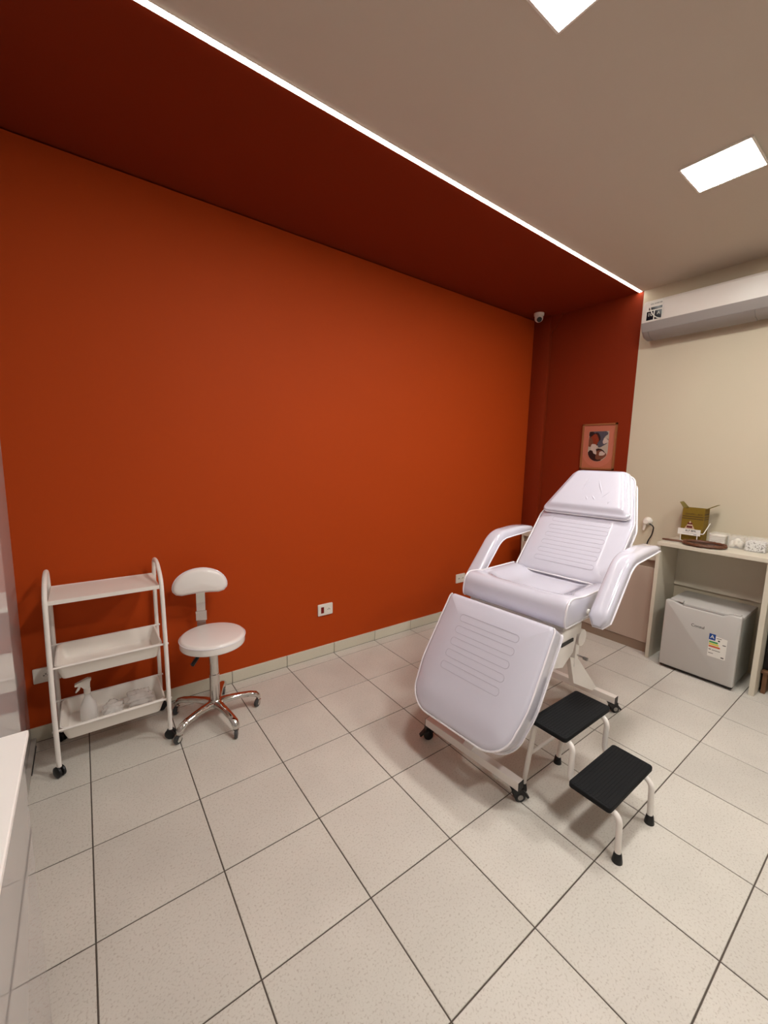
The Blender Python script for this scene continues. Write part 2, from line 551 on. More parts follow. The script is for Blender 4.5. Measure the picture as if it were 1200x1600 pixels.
# ================================================================== SOCKETS
def socket(xc, zc, w, h, label, kind):
    s = empty('wall_socket', (xc, YN, zc), label, 'socket', 'sockets on the orange wall')
    FN = frameM((xc, YN, zc), (1, 0, 0), (0, 0, 1), (0, -1, 0))
    bm = B()
    pad(bm, densify(rpoly([(-w / 2, -h / 2), (w / 2, -h / 2), (w / 2, h / 2), (-w / 2, h / 2)], 0.006, 3), 0.03), FN, 0.012, 0.004, rings=2, lower=0.001)
    pl = obj('plate', bm, M['white_pl'], s)
    def outlet(u):
        bm = B(); lathe(bm, [(0.021, 0.009), (0.021, 0.0135), (0.018, 0.0135), (0.016, 0.006), (0.0, 0.006)], n=20)
        bm.transform(FN @ Matrix.Translation((u, 0, 0)) ); obj('outlet', bm, M['tray'], s)
        bm = B()
        for du, dv in ((-0.009, -0.002), (0.009, -0.002), (0, 0.006)):
            prism(bm, rpoly([(u + du - .003, dv - .003), (u + du + .003, dv - .003), (u + du + .003, dv + .003), (u + du - .003, dv + .003)], 0.0028, 3), FN, 0.006, 0.0142)
        obj('pin_hole', bm, M['dark'], s)
    if kind == 'switch':
        bm = B(); prism(bm, [(-0.042, -0.026), (-0.016, -0.026), (-0.016, 0.026), (-0.042, 0.026)], FN, 0.01, 0.0145)
        obj('red_switch', bm, M['redbtn'], s, label='dark red rocker')
        outlet(0.030)
    elif kind == 'one':
        outlet(-0.006)
    else:
        outlet(-0.03); outlet(0.03)
socket(1.640, 0.405, 0.138, 0.098, 'white wall socket with dark red insert right of the stool', 'switch')
socket(-0.172, 0.398, 0.128, 0.088, 'white wall socket half hidden behind the trolley', 'one')
socket(3.275, 0.409, 0.135, 0.096, 'white wall socket peeking out left of the bed seat', 'two')

# ================================================================== SECURITY CAMERA
sc = empty('security_camera', (4.15, -0.045, H), 'small white dome security camera under soffit in the corner', 'camera')
bm = B(); lathe(bm, [(0.0, H), (0.052, H), (0.052, H - 0.022), (0.047, H - 0.028), (0.0, H - 0.028)], (4.15, -0.045, 0)); obj('base', bm, M['white_pl'], sc)
bm = B()
prof = [(0.042, 0.028)]
for k in range(0, 9):
    a = k * PI / 16
    prof.append((0.044 * math.cos(a), -0.042 * math.sin(a) - 0.0))
lathe(bm, prof, (0, 0, 0))
bm.transform(Matrix.Translation((4.15, -0.045, H - 0.050)))
hd = obj('head', bm, M['white_pl'], sc)
bm = B(); lathe(bm, [(0.0, 0.0), (0.026, 0.0), (0.026, 0.012), (0.022, 0.016), (0.0, 0.016)], n=22)
dv = Vector((-0.62, -0.62, -0.48)).normalized()
bm.transform(Matrix.Translation(Vector((4.15, -0.045, H - 0.054)) + dv * 0.032) @ dv.to_track_quat('Z', 'Y').to_matrix().to_4x4())
obj('lens', bm, M['black'], sc)

# ================================================================== AIR CONDITIONER
ac = empty('air_conditioner', (XE, -1.53, 2.9), 'white wall mounted air conditioner with underside shade painted grey high on beige wall', 'air conditioner')
def acprof(sx=1.0):
    # profile in (x, z): wall side to front
    P = [(XE, 2.80), (4.270, 2.775), (4.200, 2.790), (4.155, 2.830), (4.138, 2.872), (4.134, 2.900), (4.140, 3.060), (4.152, 3.078), (4.175, 3.088), (XE, 3.088)]
    return P
bm = B()
P = acprof()
cxm, czm = 4.28, 2.93
loops = []
for yv, s in ((-1.088, 0.90), (-1.094, 0.97), (-1.104, 1.0), (-1.985, 1.0), (-1.995, 0.97), (-2.0, 0.90)):
    loops.append([(XE if abs(px - XE) < 1e-6 else cxm + (px - cxm) * s, yv, czm + (pz - czm) * s) for px, pz in P])
loft(bm, loops)
bmesh.ops.recalc_face_normals(bm, faces=bm.faces)
bm.normal_update()
for f in bm.faces:
    f.material_index = 1 if (f.calc_center_median().z < 2.89 and abs(f.normal.y) < 0.95) else 0  # underside shade painted in as grey on the lower faces
obj('body', bm, [M['ac'], M['ac_shade']], ac, sharp=28)
def acstrip(name, i0, i1, off, y0, y1, m):
    bm = B(); L = []
    for yv in (y0, y1):
        row = []
        for i in range(i0, i1 + 1): row.append((P[i][0], yv, P[i][1]))
        nrm = []
        for i in range(i0, i1 + 1):
            a = P[max(i - 1, i0)]; b = P[min(i + 1, i1)]
            t = Vector((b[0] - a[0], b[1] - a[1])).normalized()
            nrm.append(Vector((-t.y, t.x)) * 1)
        out = [(P[i][0] + nrm[i - i0].x * off, yv, P[i][1] + nrm[i - i0].y * off) for i in range(i0, i1 + 1)]
        inn = [(P[i][0] - nrm[i - i0].x * 0.004, yv, P[i][1] - nrm[i - i0].y * 0.004) for i in range(i0, i1 + 1)]
        L.append(out + inn[::-1])
    loft(bm, L)
    return obj(name, bm, m, ac, sharp=60)
acstrip('front_lip', 3, 5, 0.003, -1.100, -1.99, M['ac_shade'])
lv = acstrip('louver', 1, 3, 0.0055, -1.150, -1.86, M['ac_shade'])
acstrip('end_cap', 1, 3, 0.003, -1.106, -1.146, M['ac_shade'])
acstrip('end_cap', 1, 3, 0.003, -1.864, -1.99, M['ac_shade'])
# energy label
FL = frameM((4.1345, -1.19, 2.985), (0, -1, 0), (0.03, 0, 0.99955), (-0.99955, 0, 0.03))
bm = B(); prism(bm, [(-0.062, -0.075), (0.062, -0.075), (0.062, 0.085), (-0.062, 0.085)], FL, 0.0, 0.0018)
lb = obj('sticker', bm, M['label'], ac, label='efficiency sticker with dark boxes')
bm = B()
for r in ((-0.058, -0.071, -0.004, 0.002), (0.004, -0.071, 0.058, 0.002), (-0.045, 0.012, 0.058, 0.034)):
    prism(bm, [(r[0], r[1]), (r[2], r[1]), (r[2], r[3]), (r[0], r[3])], FL, 0.001, 0.0024)
obj('dark_box', bm, M['navy'], lb)
T0 = FL @ Matrix.Translation((-0.030, -0.026, 0.0026))
obj('lettering', text_mesh('10', 0.042, T0), M['label'], lb)
T0 = FL @ Matrix.Translation((0.034, -0.024, 0.0026))
obj('lettering', text_mesh('A', 0.036, T0), M['label'], lb)
T0 = FL @ Matrix.Translation((0.006, 0.060, 0.0020))
obj('lettering', text_mesh('DUAL INVERTER', 0.015, T0, sx=0.9), M['ink'], lb)
bm = B(); arc = [FL @ Vector((-0.040 + 0.105 * (1 - math.cos(a)), 0.082 - 0.155 * math.sin(a) ** 1.0, 0.003)) for a in [k * PI / 2 / 14 for k in range(15)]]
tube(bm, arc, 0.0038, 6); obj('swoosh', bm, M['paper'], lb)

# ================================================================== PICTURE
pc = empty('framed_picture', (XE, -0.71, 1.835), 'small framed print with peach arches on the terracotta wall above bed', 'picture')
FP = frameM((XE - 0.001, -0.7075, 1.835), (0, -1, 0), (0, 0, 1), (-1, 0, 0))
hw, hh = 0.172, 0.233
bm = B()
for a, b in (((-hw, -hh), (hw, -hh + 0.016)), ((-hw, hh - 0.016), (hw, hh)), ((-hw, -hh), (-hw + 0.016, hh)), ((hw - 0.016, -hh), (hw, hh))):
    prism(bm, [(a[0], a[1]), (b[0], a[1]), (b[0], b[1]), (a[0], b[1])], FP, 0.0, 0.020)
obj('frame', bm, M['frame'], pc)
bm = B(); prism(bm, [(-hw + .01, -hh + .01), (hw - .01, -hh + .01), (hw - .01, hh - .01), (-hw + .01, hh - .01)], FP, 0.002, 0.010)
mt = obj('mount', bm, M['peach'], pc)
def arch(w, top, bot):
    pts = [Vector((w, top)), Vector((-w, top))]
    cz = bot + w
    for k in range(0, 25):
        a = PI + PI * k / 24
        pts.append(Vector((w * math.cos(a), cz + w * math.sin(a))))
    return pts
bm = B()
for i in range(5):
    o_ = arch(0.108 + 0.011 * i, 0.165 + 0.011 * i, -0.160 - 0.011 * i); n_ = arch(0.1045 + 0.011 * i, 0.1615 + 0.011 * i, -0.1565 - 0.011 * i)
    w = 0.0108
    L = [[FP @ Vector((p.x, p.y, w)) for p in o_], [FP @ Vector((p.x, p.y, w)) for p in n_]]
    loft(bm, L, True, False, False)
obj('arch_line', bm, M['terra'], pc)
bm = B()
A_ = arch(0.100, 0.155, -0.150)
prism(bm, A_, FP, 0.0095, 0.0112, 0)
def clipA(poly):
    out = []
    for p in poly:
        u, v = p
        u = max(-0.099, min(0.099, u)); v = min(0.154, v)
        cz = -0.05
        if v < cz:
            d = math.hypot(u, v - cz)
            if d > 0.099: u, v = u * 0.099 / d, cz + (v - cz) * 0.099 / d
        out.append((u, v))
    return out
def blob(cx_, cz_, rx, rz, w, mi, rot=0, wob=0.12, n=18):
    pts = []
    for k in range(n):
        a = 2 * PI * k / n
        rr = 1 + wob * math.sin(3 * a + cx_ * 50) + wob * 0.5 * math.sin(5 * a + 1)
        u, v = rx * rr * math.cos(a), rz * rr * math.sin(a)
        pts.append((cx_ + u * math.cos(rot) - v * math.sin(rot), cz_ + u * math.sin(rot) + v * math.cos(rot)))
    pts = clipA(pts)
    L = [FP @ Vector((p[0], p[1], w)) for p in pts]
    f = bm.faces.new([bm.verts.new(p) for p in L]); f.material_index = mi
blob(-0.01, 0.12, 0.10, 0.05, 0.0114, 4)
blob(-0.075, 0.132, 0.03, 0.026, 0.0116, 1)
blob(-0.035, 0.075, 0.060, 0.062, 0.0117, 1)
blob(-0.045, 0.070, 0.052, 0.052, 0.0118, 3)
blob(-0.078, 0.045, 0.024, 0.05, 0.0119, 2)
blob(0.045, 0.040, 0.062, 0.034, 0.0120, 4, 0.5)
blob(0.070, 0.055, 0.028, 0.026, 0.0121, 5, 0.5)
blob(-0.010, -0.085, 0.085, 0.068, 0.0122, 1)
blob(0.030, -0.085, 0.055, 0.048, 0.0123, 2)
blob(0.045, -0.070, 0.03, 0.022, 0.0124, 5)
blob(-0.045, -0.005, 0.036, 0.030, 0.0125, 5, 0.9)
blob(-0.03, -0.045, 0.018, 0.035, 0.0126, 5, 0.3)
obj('photo', bm, [M['p_bg'], M['p_hair'], M['p_skin'], M['p_rust'], M['p_glove'], M['p_light']], pc, label='printed photo of gloved hands over a head')

# ================================================================== CABINET RUN ALONG END WALL
cb = empty('low_cabinet', (4.2, -0.8, 0), 'low cream cabinet with taupe doors along the end wall behind bed', 'cabinet')
CX, CT = 4.02, 0.887
Y0, Y1 = -0.105, -1.470
obj('worktop', bx((CX - 0.004, Y1, CT - 0.045), (XE - 0.001, Y0, CT), 0.002, 1), M['lamin'], cb)
obj('carcass', bx((CX + 0.022, Y1 + 0.001, 0.085), (XE - 0.002, Y0 - 0.001, CT - 0.0452)), M['cabdark'], cb)
obj('side_panel', bx((CX, Y0 - 0.018, 0.0), (XE - 0.003, Y0, CT - 0.0455), 0.001, 1), M['lamin'], cb)
obj('plinth', bx((CX + 0.006, Y1 + 0.002, 0.0), (XE - 0.01, Y0 - 0.02, 0.084)), M['cabdark'], cb)
nd = 4
span = (Y0 - 0.018) - Y1
for i in range(nd):
    a = Y1 + span * i / nd + 0.0015; b = Y1 + span * (i + 1) / nd - 0.0015
    obj('door', bx((CX, a, 0.088), (CX + 0.020, b, 0.775), 0.0015, 1), M['cabdoor'], cb)

# ---- desk niche with the fridge
dk = empty('desk', (4.15, -1.9, 0), 'cream laminate desk niche with open bay over the small fridge', 'desk')
DX, DT = 3.930, 1.030
obj('desk_top', bx((DX - 0.006, -3.30, DT - 0.030), (XE - 0.001, -1.480, DT), 0.0015, 1), M['lamin'], dk)
obj('side_panel', bx((DX, -1.508, 0.0), (XE - 0.001, -1.4805, DT - 0.0302), 0.001, 1), M['lamin'], dk)
obj('divider', bx((DX, -2.208, 0.0), (XE - 0.001, -2.176, DT - 0.0302), 0.001, 1), M['lamin'], dk)
obj('side_panel', bx((DX, -3.30, 0.0), (XE - 0.001, -3.27, DT - 0.0302), 0.001, 1), M['lamin'], dk)
obj('back_panel', bx((XE - 0.020, -2.1755, 0.60), (XE - 0.003, -1.5085, DT - 0.0304)), M['lamin'], dk)

# ---- right of the divider
sh = empty('low_shelf', (4.2, -2.5, 0), 'brown wooden low shelf beyond the desk divider at right edge', 'shelf')
obj('shelf_board', bx((4.03, -2.85, 0.155), (4.33, -2.212, 0.175), 0.002, 1), M['wood'], sh)
for yy in (-2.235, -2.83):
    obj('leg', bx((4.04, yy - 0.012, 0.0), (4.32, yy + 0.012, 0.155)), M['wood'], sh)
bk = empty('black_case', (4.12, -2.26, 0.175), 'tall black case standing on the brown shelf at right edge', 'case')
obj('body', bx((4.07, -2.30, 0.176), (4.18, -2.214, 0.740), 0.008), M['bin'], bk)
obj('lid', bx((4.065, -2.302, 0.742), (4.185, -2.2125, 0.790), 0.004), M['tan'], bk, label='tan lid')
sp = empty('grey_box', (4.22, -2.40, 0.175), 'grey box behind the black case at right edge', 'box')
obj('body', bx((4.09, -2.52, 0.176), (4.30, -2.315, 0.56), 0.015), M['silver'], sp)
obj('lid', bx((4.085, -2.525, 0.561), (4.305, -2.31, 0.585), 0.006), M['silver'], sp)

# ================================================================== FRIDGE
fr = empty('mini_fridge', (4.06, -1.84, 0), 'white compact fridge with an energy sticker in the desk bay', 'fridge')
fa = Vector((3.862, -1.610, 0)); fdir = Vector((0.012, -1, 0)).normalized(); fn = Vector((-fdir.y, fdir.x, 0))
FF = frameM(fa, fdir, fn, (0, 0, 1))
WF, HF, DF = 0.486, 0.580, 0.465
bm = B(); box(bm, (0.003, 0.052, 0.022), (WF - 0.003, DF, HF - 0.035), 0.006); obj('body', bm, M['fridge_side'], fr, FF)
bm = B(); box(bm, (0.0, 0.054, HF - 0.040), (WF, DF + 0.004, HF - 0.014), 0.005); obj('top_cover', bm, M['fridge'], fr, FF)
bm = B()
# door front with hand recess along the top edge
pts = [(0.0, 0.028), (WF, 0.028), (WF, HF - 0.002), (WF - 0.070, HF - 0.002), (WF - 0.105, HF - 0.024), (0.115, HF - 0.024), (0.060, HF - 0.002), (0.0, HF - 0.002)]
poly = densify(rpoly(pts, [0.01, 0.01, 0.012, 0.02, 0.02, 0.02, 0.02, 0.012], 4), 0.05)
FD = FF @ frameM((0, 0.045, 0), (1, 0, 0), (0, 0, 1), (0, -1, 0))
loops = [[FD @ Vector((p.x, p.y, w)) for p in inset(poly, d)] for d, w in ((0.003, 0), (0, 0.003), (0, 0.038), (0.003, 0.043), (0.008, 0.045))]
loft(bm, loops)
dr = obj('door', bm, M['fridge'], fr, sharp=50)
bm = B(); prism(bm, [(0.118, HF - 0.026), (WF - 0.108, HF - 0.026), (WF - 0.108, HF - 0.021), (0.118, HF - 0.021)], FD, 0.010, 0.036)
obj('grip_recess', bm, M['ac_shade'], dr)
for uu, ww in ((0.032, 0.085), (WF - 0.060, 0.05)):
    bm = B(); box(bm, (uu, 0.015, HF - 0.004), (uu + ww, 0.055, HF + 0.010), 0.004); obj('hinge_cover', bm, M['fridge'], fr, FF)
for u_, v_ in ((0.025, 0.07), (WF - 0.065, 0.07), (0.025, DF - 0.06), (WF - 0.065, DF - 0.06)):
    bm = B(); box(bm, (u_, v_, 0.0), (u_ + 0.04, v_ + 0.04, 0.024), 0.003, 1); obj('foot', bm, M['dark'], fr, FF)
bm = B(); box(bm, (0.006, 0.02, 0.012), (WF - 0.006, 0.056, 0.026)); obj('kick_strip', bm, M['dark'], fr, FF)
TL = FD @ Matrix.Translation((0.234, 0.4255, 0.0452))
obj('lettering', text_mesh('Consul', 0.032, TL, sx=0.95), M['ink'], dr)
FS = FD @ Matrix.Translation((0.368, 0.306, 0.0452)) 
bm = B(); prism(bm, rpoly([(-0.055, -0.085), (0.055, -0.085), (0.055, 0.075), (-0.055, 0.085)], 0.004, 2), FS, 0, 0.001)
es = obj('energy_sticker', bm, M['label'], dr)
def rect(bm, F, a, b, c, d, w=0.0014):
    prism(bm, [(a, b), (c, b), (c, d), (a, d)], F, 0.0005, w)
bm = B(); rect(bm, FS, -0.056, 0.046, -0.016, 0.094, 0.0016); obj('rating_square', bm, M['blue'], dr)
obj('lettering', text_mesh('A', 0.038, FS @ Matrix.Translation((-0.036, 0.070, 0.002))), M['label'], dr)
for z_, w_, m_ in ((0.024, 0.05, 'green'), (0.008, 0.056, 'yellow'), (-0.010, 0.066, 'redl')):
    bm = B(); prism(bm, [(-0.052, z_), (-0.052 + w_, z_), (-0.052 + w_ + 0.006, z_ + 0.006), (-0.052 + w_, z_ + 0.013), (-0.052, z_ + 0.013)], FS, 0.0005, 0.0015); obj('rating_bar', bm, M[m_], dr)
bm = B()
for a, b, c, d in ((0.03, 0.024, 0.05, 0.030), (0.028, -0.076, 0.046, -0.068), (-0.05, -0.032, -0.036, -0.026), (-0.03, -0.033, 0.02, -0.029), (-0.05, -0.06, -0.02, -0.056), (-0.01, 0.066, 0.02, 0.07), (0.0, 0.045, 0.012, 0.055)):
    rect(bm, FS, a, b, c, d)
sp_ = obj('small_print', bm, M['ink'], dr); sp_['kind'] = 'stuff'

# ================================================================== THINGS ON THE DESK
# sharps box
bxo = empty('sharps_box', (4.26, -1.63, DT), 'mustard yellow cardboard sharps box with open flaps on the desk', 'box')
bX, bY0, bY1, bZ = 4.200, -1.550, -1.706, 1.308
T_ = 0.004
bm = B()
box(bm, (bX, bY1, DT + .001), (bX + T_, bY0, bZ)); box(bm, (bX + 0.115, bY1, DT + .001), (bX + 0.115 + T_, bY0, bZ))
box(bm, (bX + T_, bY1, DT + .001), (bX + 0.115, bY1 + T_, bZ)); box(bm, (bX + T_, bY0 - T_, DT + .001), (bX + 0.115, bY0, bZ))
box(bm, (bX + T_, bY1 + T_, DT + .001), (bX + 0.115, bY0 - T_, DT + 0.006))
obj('carton', bm, M['card'], bxo)
bm = B()
box(bm, (bX + T_, bY1 + T_, bZ - 0.020), (bX + 0.115, bY0 - T_, bZ - 0.016)); obj('inner_lid', bm, M['cardin'], bxo)
bm = B(); lathe(bm, [(0.0, 0), (0.034, 0), (0.034, 0.003), (0, 0.003)], (bX + 0.058, (bY0 + bY1) / 2, bZ - 0.0165), n=20); obj('drop_hole', bm, M['ink'], bxo)
bm = B()
prism(bm, [(0, 0), (0.115, 0), (0.10, 0.062), (0.015, 0.062)], frameM((bX + 0.002, bY0 - 0.004, bZ - 0.002), (1, 0, 0), (0, 0.62, 0.78), (0, -0.78, 0.62)), 0, 0.003)
obj('flap', bm, M['cardin'], bxo)
bm = B()
prism(bm, [(0, 0), (0.115, 0), (0.10, 0.085), (0.015, 0.085)], frameM((bX + 0.002, bY1 + 0.004, bZ - 0.002), (1, 0, 0), (0, -0.86, 0.5), (0, 0.5, 0.86)), 0, 0.003)
obj('flap', bm, M['cardin'], bxo)
FB = frameM((bX, -1.628, 1.17), (0, -1, 0), (0, 0, 1), (-1, 0, 0))
obj('lettering', text_mesh('GRANPELL - BOX', 0.0195, FB @ Matrix.Translation((0.004, 0.090, 0.0008)), sx=0.82), M['brown'], bxo)
bm = B()
for z0, z1 in ((0.066, 0.074), (0.048, 0.056)):
    rect(bm, FB, -0.074, z0, 0.074, z1, 0.001)
FB2 = frameM((bX + 0.06, bY1, 1.17), (1, 0, 0), (0, 0, 1), (0, -1, 0))
for z0, z1 in ((0.066, 0.074), (0.048, 0.056), (0.088, 0.100)):
    rect(bm, FB2, -0.055, z0, 0.05, z1, 0.001)
obj('printed_band', bm, M['brown'], bxo)
bm = B(); prism(bm, [(-0.052, -0.036), (0.022, -0.036), (-0.015, 0.034)], FB, 0.0005, 0.001); obj('warning_sign', bm, M['pinkd'], bxo)
bm = B(); prism(bm, [(-0.030, 0.002), (0.0, 0.002), (0.004, 0.012), (-0.006, 0.020), (-0.015, 0.012), (-0.024, 0.020), (-0.034, 0.012)], FB, 0.001, 0.0014)
rect(bm, FB, -0.036, -0.028, 0.004, -0.010, 0.0014)
obj('hazard_mark', bm, M['maroon'], bxo)
# wire holder
wh = empty('wire_holder', (4.15, -1.63, DT), 'white wire holder with a printed plate in front of the yellow box', 'holder')
FW = frameM((4.165, -1.628, 1.112), (0, -1, 0), (0, 0, 1), (-1, 0, 0))
bm = B(); prism(bm, [(-0.085, -0.026), (0.075, -0.026), (0.075, 0.026), (-0.085, 0.026)], FW, 0, 0.003)
obj('plate', bm, M['paper'], wh)
obj('lettering', text_mesh('BLP BML', 0.022, FW @ Matrix.Translation((0.008, 0.010, 0.0036)), sx=0.95), M['ink'], wh)
bm = B()
rect(bm, FW, -0.05, -0.011, 0.03, -0.008, 0.0037); rect(bm, FW, 0.03, -0.020, 0.05, -0.012, 0.0037)
obj('small_print', bm, M['silver'], wh)
bm = B()
tube(bm, [(4.167, -1.565, 1.10), (4.167, -1.565, DT + 0.004), (4.19, -1.565, DT + 0.004)], 0.0035, 6)
obj('wire', bm, M['paper'], wh); bm = B()
tube(bm, [(4.167, -1.682, 1.10), (4.167, -1.682, DT + 0.004), (4.19, -1.682, DT + 0.004)], 0.0035, 6)
obj('wire', bm, M['paper'], wh); bm = B()
tube(bm, fillet([(4.167, -1.700, 1.106), (4.167, -1.722, 1.106), (4.31, -1.722, 1.185)], 0.01, 4), 0.0035, 6)
obj('wire', bm, M['paper'], wh)
# paper sheet
o = obj('paper_sheet', bx((4.02, -1.60, DT + 0.0005), (4.13, -1.515, DT + 0.003), 0.0005, 1), M['paper'], origin=(4.07, -1.55, DT))
tag(o, 'folded white paper under the brown mirror handle on the desk', 'paper')
# carved hand mirror lying flat
hm = empty('hand_mirror', (4.03, -1.80, DT + 0.003), 'brown carved round hand mirror lying flat on the desk', 'mirror')
hc = Vector((4.050, -1.768, DT + 0.003)); ax = Vector((-0.06, 0.998, 0)).normalized(); bx_ = Vector((0.998, 0.06, 0))
bm = B()
pts = [hc + ax * 0.136 * math.cos(2 * PI * k / 40) + bx_ * 0.116 * math.sin(2 * PI * k / 40) + Vector((0, 0, 0.013)) for k in range(40)]
tube(bm, pts, [0.0125 + 0.002 * math.sin(k * PI * 2 / 3.3) for k in range(40)], 8, closed=True)
for k in range(20):
    a = 2 * PI * k / 20
    p = hc + ax * 0.136 * math.cos(a) + bx_ * 0.116 * math.sin(a) + Vector((0, 0, 0.019))
    bmesh.ops.create_icosphere(bm, subdivisions=1, radius=0.0105, matrix=Matrix.Translation(p))
obj('carved_rim', bm, M['rattan'], hm)
bm = B(); L = []
for w, s in ((0.003, 1), (0.010, 1)):
    L.append([hc + ax * 0.128 * s * math.cos(2 * PI * k / 36) + bx_ * 0.108 * s * math.sin(2 * PI * k / 36) + Vector((0, 0, w)) for k in range(36)])
loft(bm, L); obj('disc', bm, M['mirror_back'], hm)
bm = B()
hp = hc + ax * 0.136
loop = []
for k in range(24):
    a = 2 * PI * k / 24
    loop.append(hp + ax * (0.078 + 0.072 * math.cos(a)) + bx_ * 0.017 * math.sin(a) * (1.0) + Vector((0, 0, 0.010)))
tube(bm, loop, 0.0065, 8, closed=True)
obj('handle', bm, M['rattan'], hm)
# three clear boxes
def clear_box(y0, y1, x0, x1, h, label, name, fill):
    c = empty(name, ((x0 + x1) / 2, (y0 + y1) / 2, DT), label, 'box', 'clear boxes on the desk')
    t = 0.003; z0 = DT + 0.001
    bm = B()
    P4 = lambda a: [(x0 + a, y0 + a), (x1 - a, y0 + a), (x1 - a, y1 - a), (x0 + a, y1 - a)]
    L = [[(p[0], p[1], z0) for p in P4(0)], [(p[0], p[1], z0 + h) for p in P4(0)], [(p[0], p[1], z0 + h) for p in P4(t)], [(p[0], p[1], z0 + t) for p in P4(t)]]
    loft(bm, L)
    obj('clear_case', bm, M['clear'], c)
    e = 0.005
    if fill == 'gauze':
        for k in range(5):
            hz = (h - 0.02) / 5
            obj('gauze_pad', bx((x0 + e, y0 + e, z0 + e + k * hz), (x1 - e, y1 - e, z0 + e + (k + 1) * hz - 0.001), 0.004), M['gauze'], c)
    elif fill == 'cotton':
        bm = B(); n = 16
        for gx in range(3):
            for gy in range(3):
                bmesh.ops.create_icosphere(bm, subdivisions=2, radius=0.020, matrix=Matrix.Translation((x0 + 0.025 + gx * (x1 - x0 - 0.05) / 2, y0 + 0.025 + gy * (y1 - y0 - 0.05) / 2, z0 + 0.025 + 0.012 * ((gx + gy) % 2))))
        for gx in range(2):
            bmesh.ops.create_icosphere(bm, subdivisions=2, radius=0.019, matrix=Matrix.Translation((x0 + 0.04 + gx * 0.03, (y0 + y1) / 2, z0 + 0.055)))
        k = obj('cotton', bm, M['gauze'], c); k['kind'] = 'stuff'
    else:
        obj('speckled_block', bx((x0 + e, y0 + e, z0 + 0.004), (x1 - e, y1 - e, z0 + h * 0.72), 0.006), M['speck'], c, label='black and white speckled filling')
clear_box(-1.872, -1.762, 4.16, 4.27, 0.098, 'clear box packed with white gauze beside the yellow box', 'gauze_box', 'gauze')
clear_box(-1.985, -1.885, 4.16, 4.27, 0.095, 'clear box of loose white cotton, middle of the three', 'cotton_box', 'cotton')
clear_box(-2.125, -1.998, 4.12, 4.25, 0.100, 'clear box with black and white speckled filling at right edge', 'speckled_box', 'speck')
# white plug with a black lead on the beige wall
pg = empty('wall_plug', (XE, -1.235, 1.10), 'white plug with a looping black lead behind the bed back', 'plug')
bm = B(); lathe(bm, [(0.0, 0), (0.040, 0), (0.040, 0.012), (0.030, 0.03), (0.022, 0.055), (0.0, 0.058)], n=20)
bm.transform(frameM((XE - 0.001, -1.235, 1.135), (0, -1, 0), (0, 0, 1), (-1, 0, 0))); obj('plug_body', bm, M['white_pl'], pg)
bm = B(); tube(bm, [(XE - 0.03, -1.222, 1.12), (XE - 0.032, -1.215, 1.05)], [0.018, 0.009], 10); obj('plug_tail', bm, M['white_pl'], pg)
bm = B(); tube(bm, fillet([(XE - 0.035, -1.262, 1.118), (XE - 0.03, -1.300, 1.095), (XE - 0.03, -1.292, 1.02), (XE - 0.03, -1.262, 0.95), (XE - 0.03, -1.258, 0.915), (XE - 0.06, -1.225, 0.893), (XE - 0.12, -1.19, 0.893)], 0.03, 5), 0.0055, 8)
obj('lead', bm, M['black'], pg)

# ================================================================== TREATMENT BED
BC = Vector((2.30, -1.43, 0))
BT = Matrix.Translation(BC) @ Matrix.Rotation(R_(3.5), 4, 'Z') @ Matrix.Translation(-BC)
bed = empty('treatment_bed', BC, 'white glossy vinyl treatment chair bed with padded arms and raised back', 'treatment bed')
YC = -1.43
def side(x, y, z): return (x, y, z)
def stitches(F, w, rows, half, h, parent):
    bm = B()
    for v in rows:
        st = rpoly([(-half, v - h / 2), (half, v - h / 2), (half, v + h / 2), (-half, v + h / 2)], h * 0.45, 6)
        tube(bm, [F @ Vector((p.x, p.y, w(p.x, p.y))) for p in densify(st, 0.03)], 0.0011, 5, closed=True)
    return obj('stitching', bm, M['stitch'], parent, BT)

sm = lambda t: (lambda q: q * q * (3 - 2 * q))(max(0.0, min(1.0, t)))
# leg section
dl = Vector((-0.398, 0, -0.62)).normalized(); wl = Vector((-dl.z * -1, 0, 0)); wl = Vector((dl.z, 0, -dl.x)).normalized()
LT = Vector((1.874, YC, 0.874))
TH = 0.128
FLg = frameM(LT - wl * TH, (0, -1, 0), dl, wl)
polyL = densify(rpoly([(-0.338, 0), (0.338, 0), (0.345, 0.42), (0.300, 0.678), (-0.300, 0.678), (-0.345, 0.42)], [0.03, 0.03, 0.6, 0.15, 0.15, 0.6], 9), 0.035)
bm = B(); topL = lambda u, v, s=0: 0.012 * sm(min(0.33 - abs(u), v, 0.665 - v) / 0.11)
pad(bm, polyL, FLg, TH, 0.028, topL)
leg = obj('leg_cushion', bm, M['vinyl'], bed, BT, sharp=60)
def from_top(poly):
    i0 = max(range(len(poly)), key=lambda i: (poly[i].y < 0.004, -abs(poly[i].x)))
    q = poly[i0:] + poly[:i0]
    return [p for p in q if p.y > 0.004]
bm = B(); tube(bm, path_on(from_top(polyL), FLg, TH - 0.012, 0.0), 0.0048, 6); obj('piping', bm, M['piping'], leg, BT)
bm = B(); tube(bm, path_on(from_top(polyL), FLg, 0.012, 0.0), 0.004, 6); obj('piping', bm, M['piping'], leg, BT)
def wtop(poly_c, poly_h):
    return None
stitches(FLg, lambda u, v: TH + topL(u, v), [0.125, 0.195, 0.265, 0.335, 0.405], 0.19, 0.040, leg)

